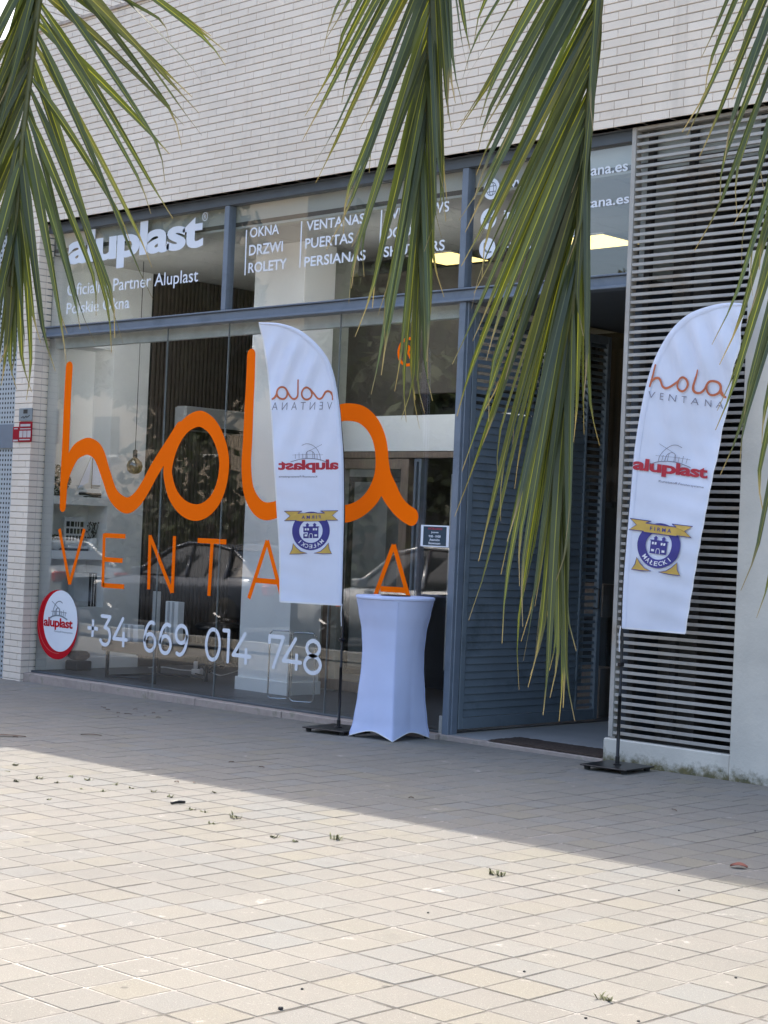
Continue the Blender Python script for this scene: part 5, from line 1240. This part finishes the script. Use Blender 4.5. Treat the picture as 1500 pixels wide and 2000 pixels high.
car('dark', 'dark grey sedan parked across the paving, mirrored behind the thin orange capitals', (.075, .088, .115), -21.1, 2.55, 0)
car('white', 'white hatchback parked behind the dark sedan, mirrored between the flag and the table', (.55, .57, .58), -16.2, 2.45, 0, True)
car('red', 'red hatchback parked nearest the shop door, mirrored beside the cocktail table', (.30, .015, .015), -12.85, 3.45, 0, True)
car('silver', 'silver sedan parked ahead of the dark sedan, mirrored over the built-in shelves', (.36, .38, .39), -26.4, 2.6, 0)
def crown_mesh(name, seed, rx, rz, n, ls, cols):
    rr = random.Random(seed); b = MB(); cl = []
    for k in range(16):
        d = Vector((rr.gauss(0, 1), rr.gauss(0, 1), rr.gauss(0, .9))).normalized()*rr.uniform(.35, .85); cl.append((Vector((d.x*rx, d.y*rx, d.z*rz)), rr.uniform(.32, .55)*min(rx, rz), rr.uniform(.6, 1.35)))
    for i in range(n):
        c0, r, q = rr.choice(cl); d = Vector((rr.gauss(0, 1), rr.gauss(0, 1), rr.gauss(0, 1))).normalized(); c_ = c0+d*r*rr.random()**.4
        a1 = Vector((rr.uniform(-1, 1), rr.uniform(-1, 1), rr.uniform(-1, 1))).normalized(); a2 = a1.cross(d).normalized(); s_ = ls*rr.uniform(.6, 1.3); qq = q*rr.uniform(.75, 1.25)
        b.poly([c_-a1*s_, c_+a2*s_*.5, c_+a1*s_, c_-a2*s_*.5], (cols[0]*qq, cols[1]*qq, cols[2]*qq, 1))
    return b
def tree(x, y, h, rx, seed, cols, label):
    g0 = gz(max(-60, x)); e = empty('street_tree', (x, y, g0), label, 'tree', 'trees across the street'); rz = h*.34; cz = g0+h-rz
    b = crown_mesh('crown', seed, rx, rz, 8200, .25, cols); b.v = [(p[0]+x, p[1]+y, p[2]+cz) for p in b.v]; b.build('crown', M_CROWN, e)
    b = MB(); rr = random.Random(seed); b.tube([(x, y, g0), (x+.05, y, g0+h*.25), (x, y+.05, g0+h*.55), (x+.1, y, g0+h*.8)], [.20, .15, .11, .04], 9)
    for k in range(7): a = rr.uniform(0, 6.28); z = g0+h*rr.uniform(.35, .6); b.tube([(x, y, z), (x+rx*.35*math.cos(a), y+rx*.35*math.sin(a), z+h*.12), (x+rx*.65*math.cos(a), y+rx*.65*math.sin(a), z+h*.22)], [.08, .05, .02], 6)
    b.build('trunk', M_BARK, e)
GR, GD, GO = (.060, .085, .026), (.035, .055, .022), (.085, .085, .035)
for k, (x, y, h, rx, col, lab) in enumerate(((-48, -9, 12, 3.4, GD, 'tall dark tree farthest along the street, mirrored near the brick pillar'), (-42.5, -8, 11, 3.0, GR, 'tall mid-green tree mirrored behind the big orange h'), (-38.5, -10, 12.5, 3.0, GD, 'tallest dark tree mirrored above the slatted wall'),
        (-34.6, -8, 10.5, 2.5, GO, 'olive-green tree mirrored beside the strip of sky'), (-27.6, -9, 10, 2.4, GD, 'dark round tree mirrored over the brown panel'), (-24.8, -8, 7.5, 2.4, GR, 'shorter green tree mirrored behind the registered mark'), (-20.5, -8.5, 7.0, 2.3, GO, 'low olive tree mirrored near the louvred door'), (-31, -12, 7.0, 2.4, GR, 'small green tree set back below the strip of sky'), (-16, -9, 7.5, 2.4, GD, 'dark bushy tree nearest the camera side of the street'))): tree(x, y, h, rx, 60+k, col, lab)
b = MB(); rr = random.Random(9)
for i in range(9000):
    x = rr.uniform(-60, -10); z = 4.3*rr.random()**.8*(.75+.25*math.sin(x*.7)+.12*math.sin(x*2.3)); y = -6.0-rr.random()*1.4+.35*math.sin(x*1.3); q = rr.uniform(.5, 1.4)
    a1 = Vector((rr.uniform(-1, 1), rr.uniform(-1, 1), rr.uniform(-1, 1))).normalized(); a2 = a1.cross(Vector((rr.random(), 1, .3))).normalized(); s_ = rr.uniform(.10, .22); c_ = Vector((x, y, gz(x)+z))
    b.poly([c_-a1*s_, c_+a2*s_*.55, c_+a1*s_, c_-a2*s_*.55], (.048*q, .060*q, .026*q, 1))
o = b.build('hedge', M_CROWN); tag(o, 'long shaggy dark hedge along the far side of the road', 'hedge')
b = MB(); b.box(-60, -10, -7.6, -7.4, -.6, 2.2); tag(b.build('garden_wall', M_BROWNW), 'dark low garden wall behind the hedge across the road', 'wall')

# added block of flats, hides bright sky from the mirrored view behind the trees
fb = empty('added_flats', (-66, -24, -.4), 'added ochre block of flats hiding the mirrored sky behind the street trees', 'building')
M_OCH = simple('ochre_render', (.30, .25, .19), .9, 0, .08, 2)
b = MB(); b.box(-100, -43.5, -34, -20, -.8, 17); b.build('wall', M_OCH, fb)
b = MB(); b.box(-100.2, -43.3, -34.2, -19.7, 17.001, 17.3); b.build('roof_slab', M_CONC, fb)
for i in range(9):
    for k in range(5):
        x = -98+i*6.1; z = 1.2+k*3.1
        b = MB(); b.box(x, x+1.6, -19.999, -19.95, z, z+1.5); w_ = b.build('window', M_CARGL, fb)
        b = MB(); b.bbox(x-.1, x+1.7, -19.949, -19.85, z-.12, z-.001, .02); b.build('sill', M_CONC, w_)
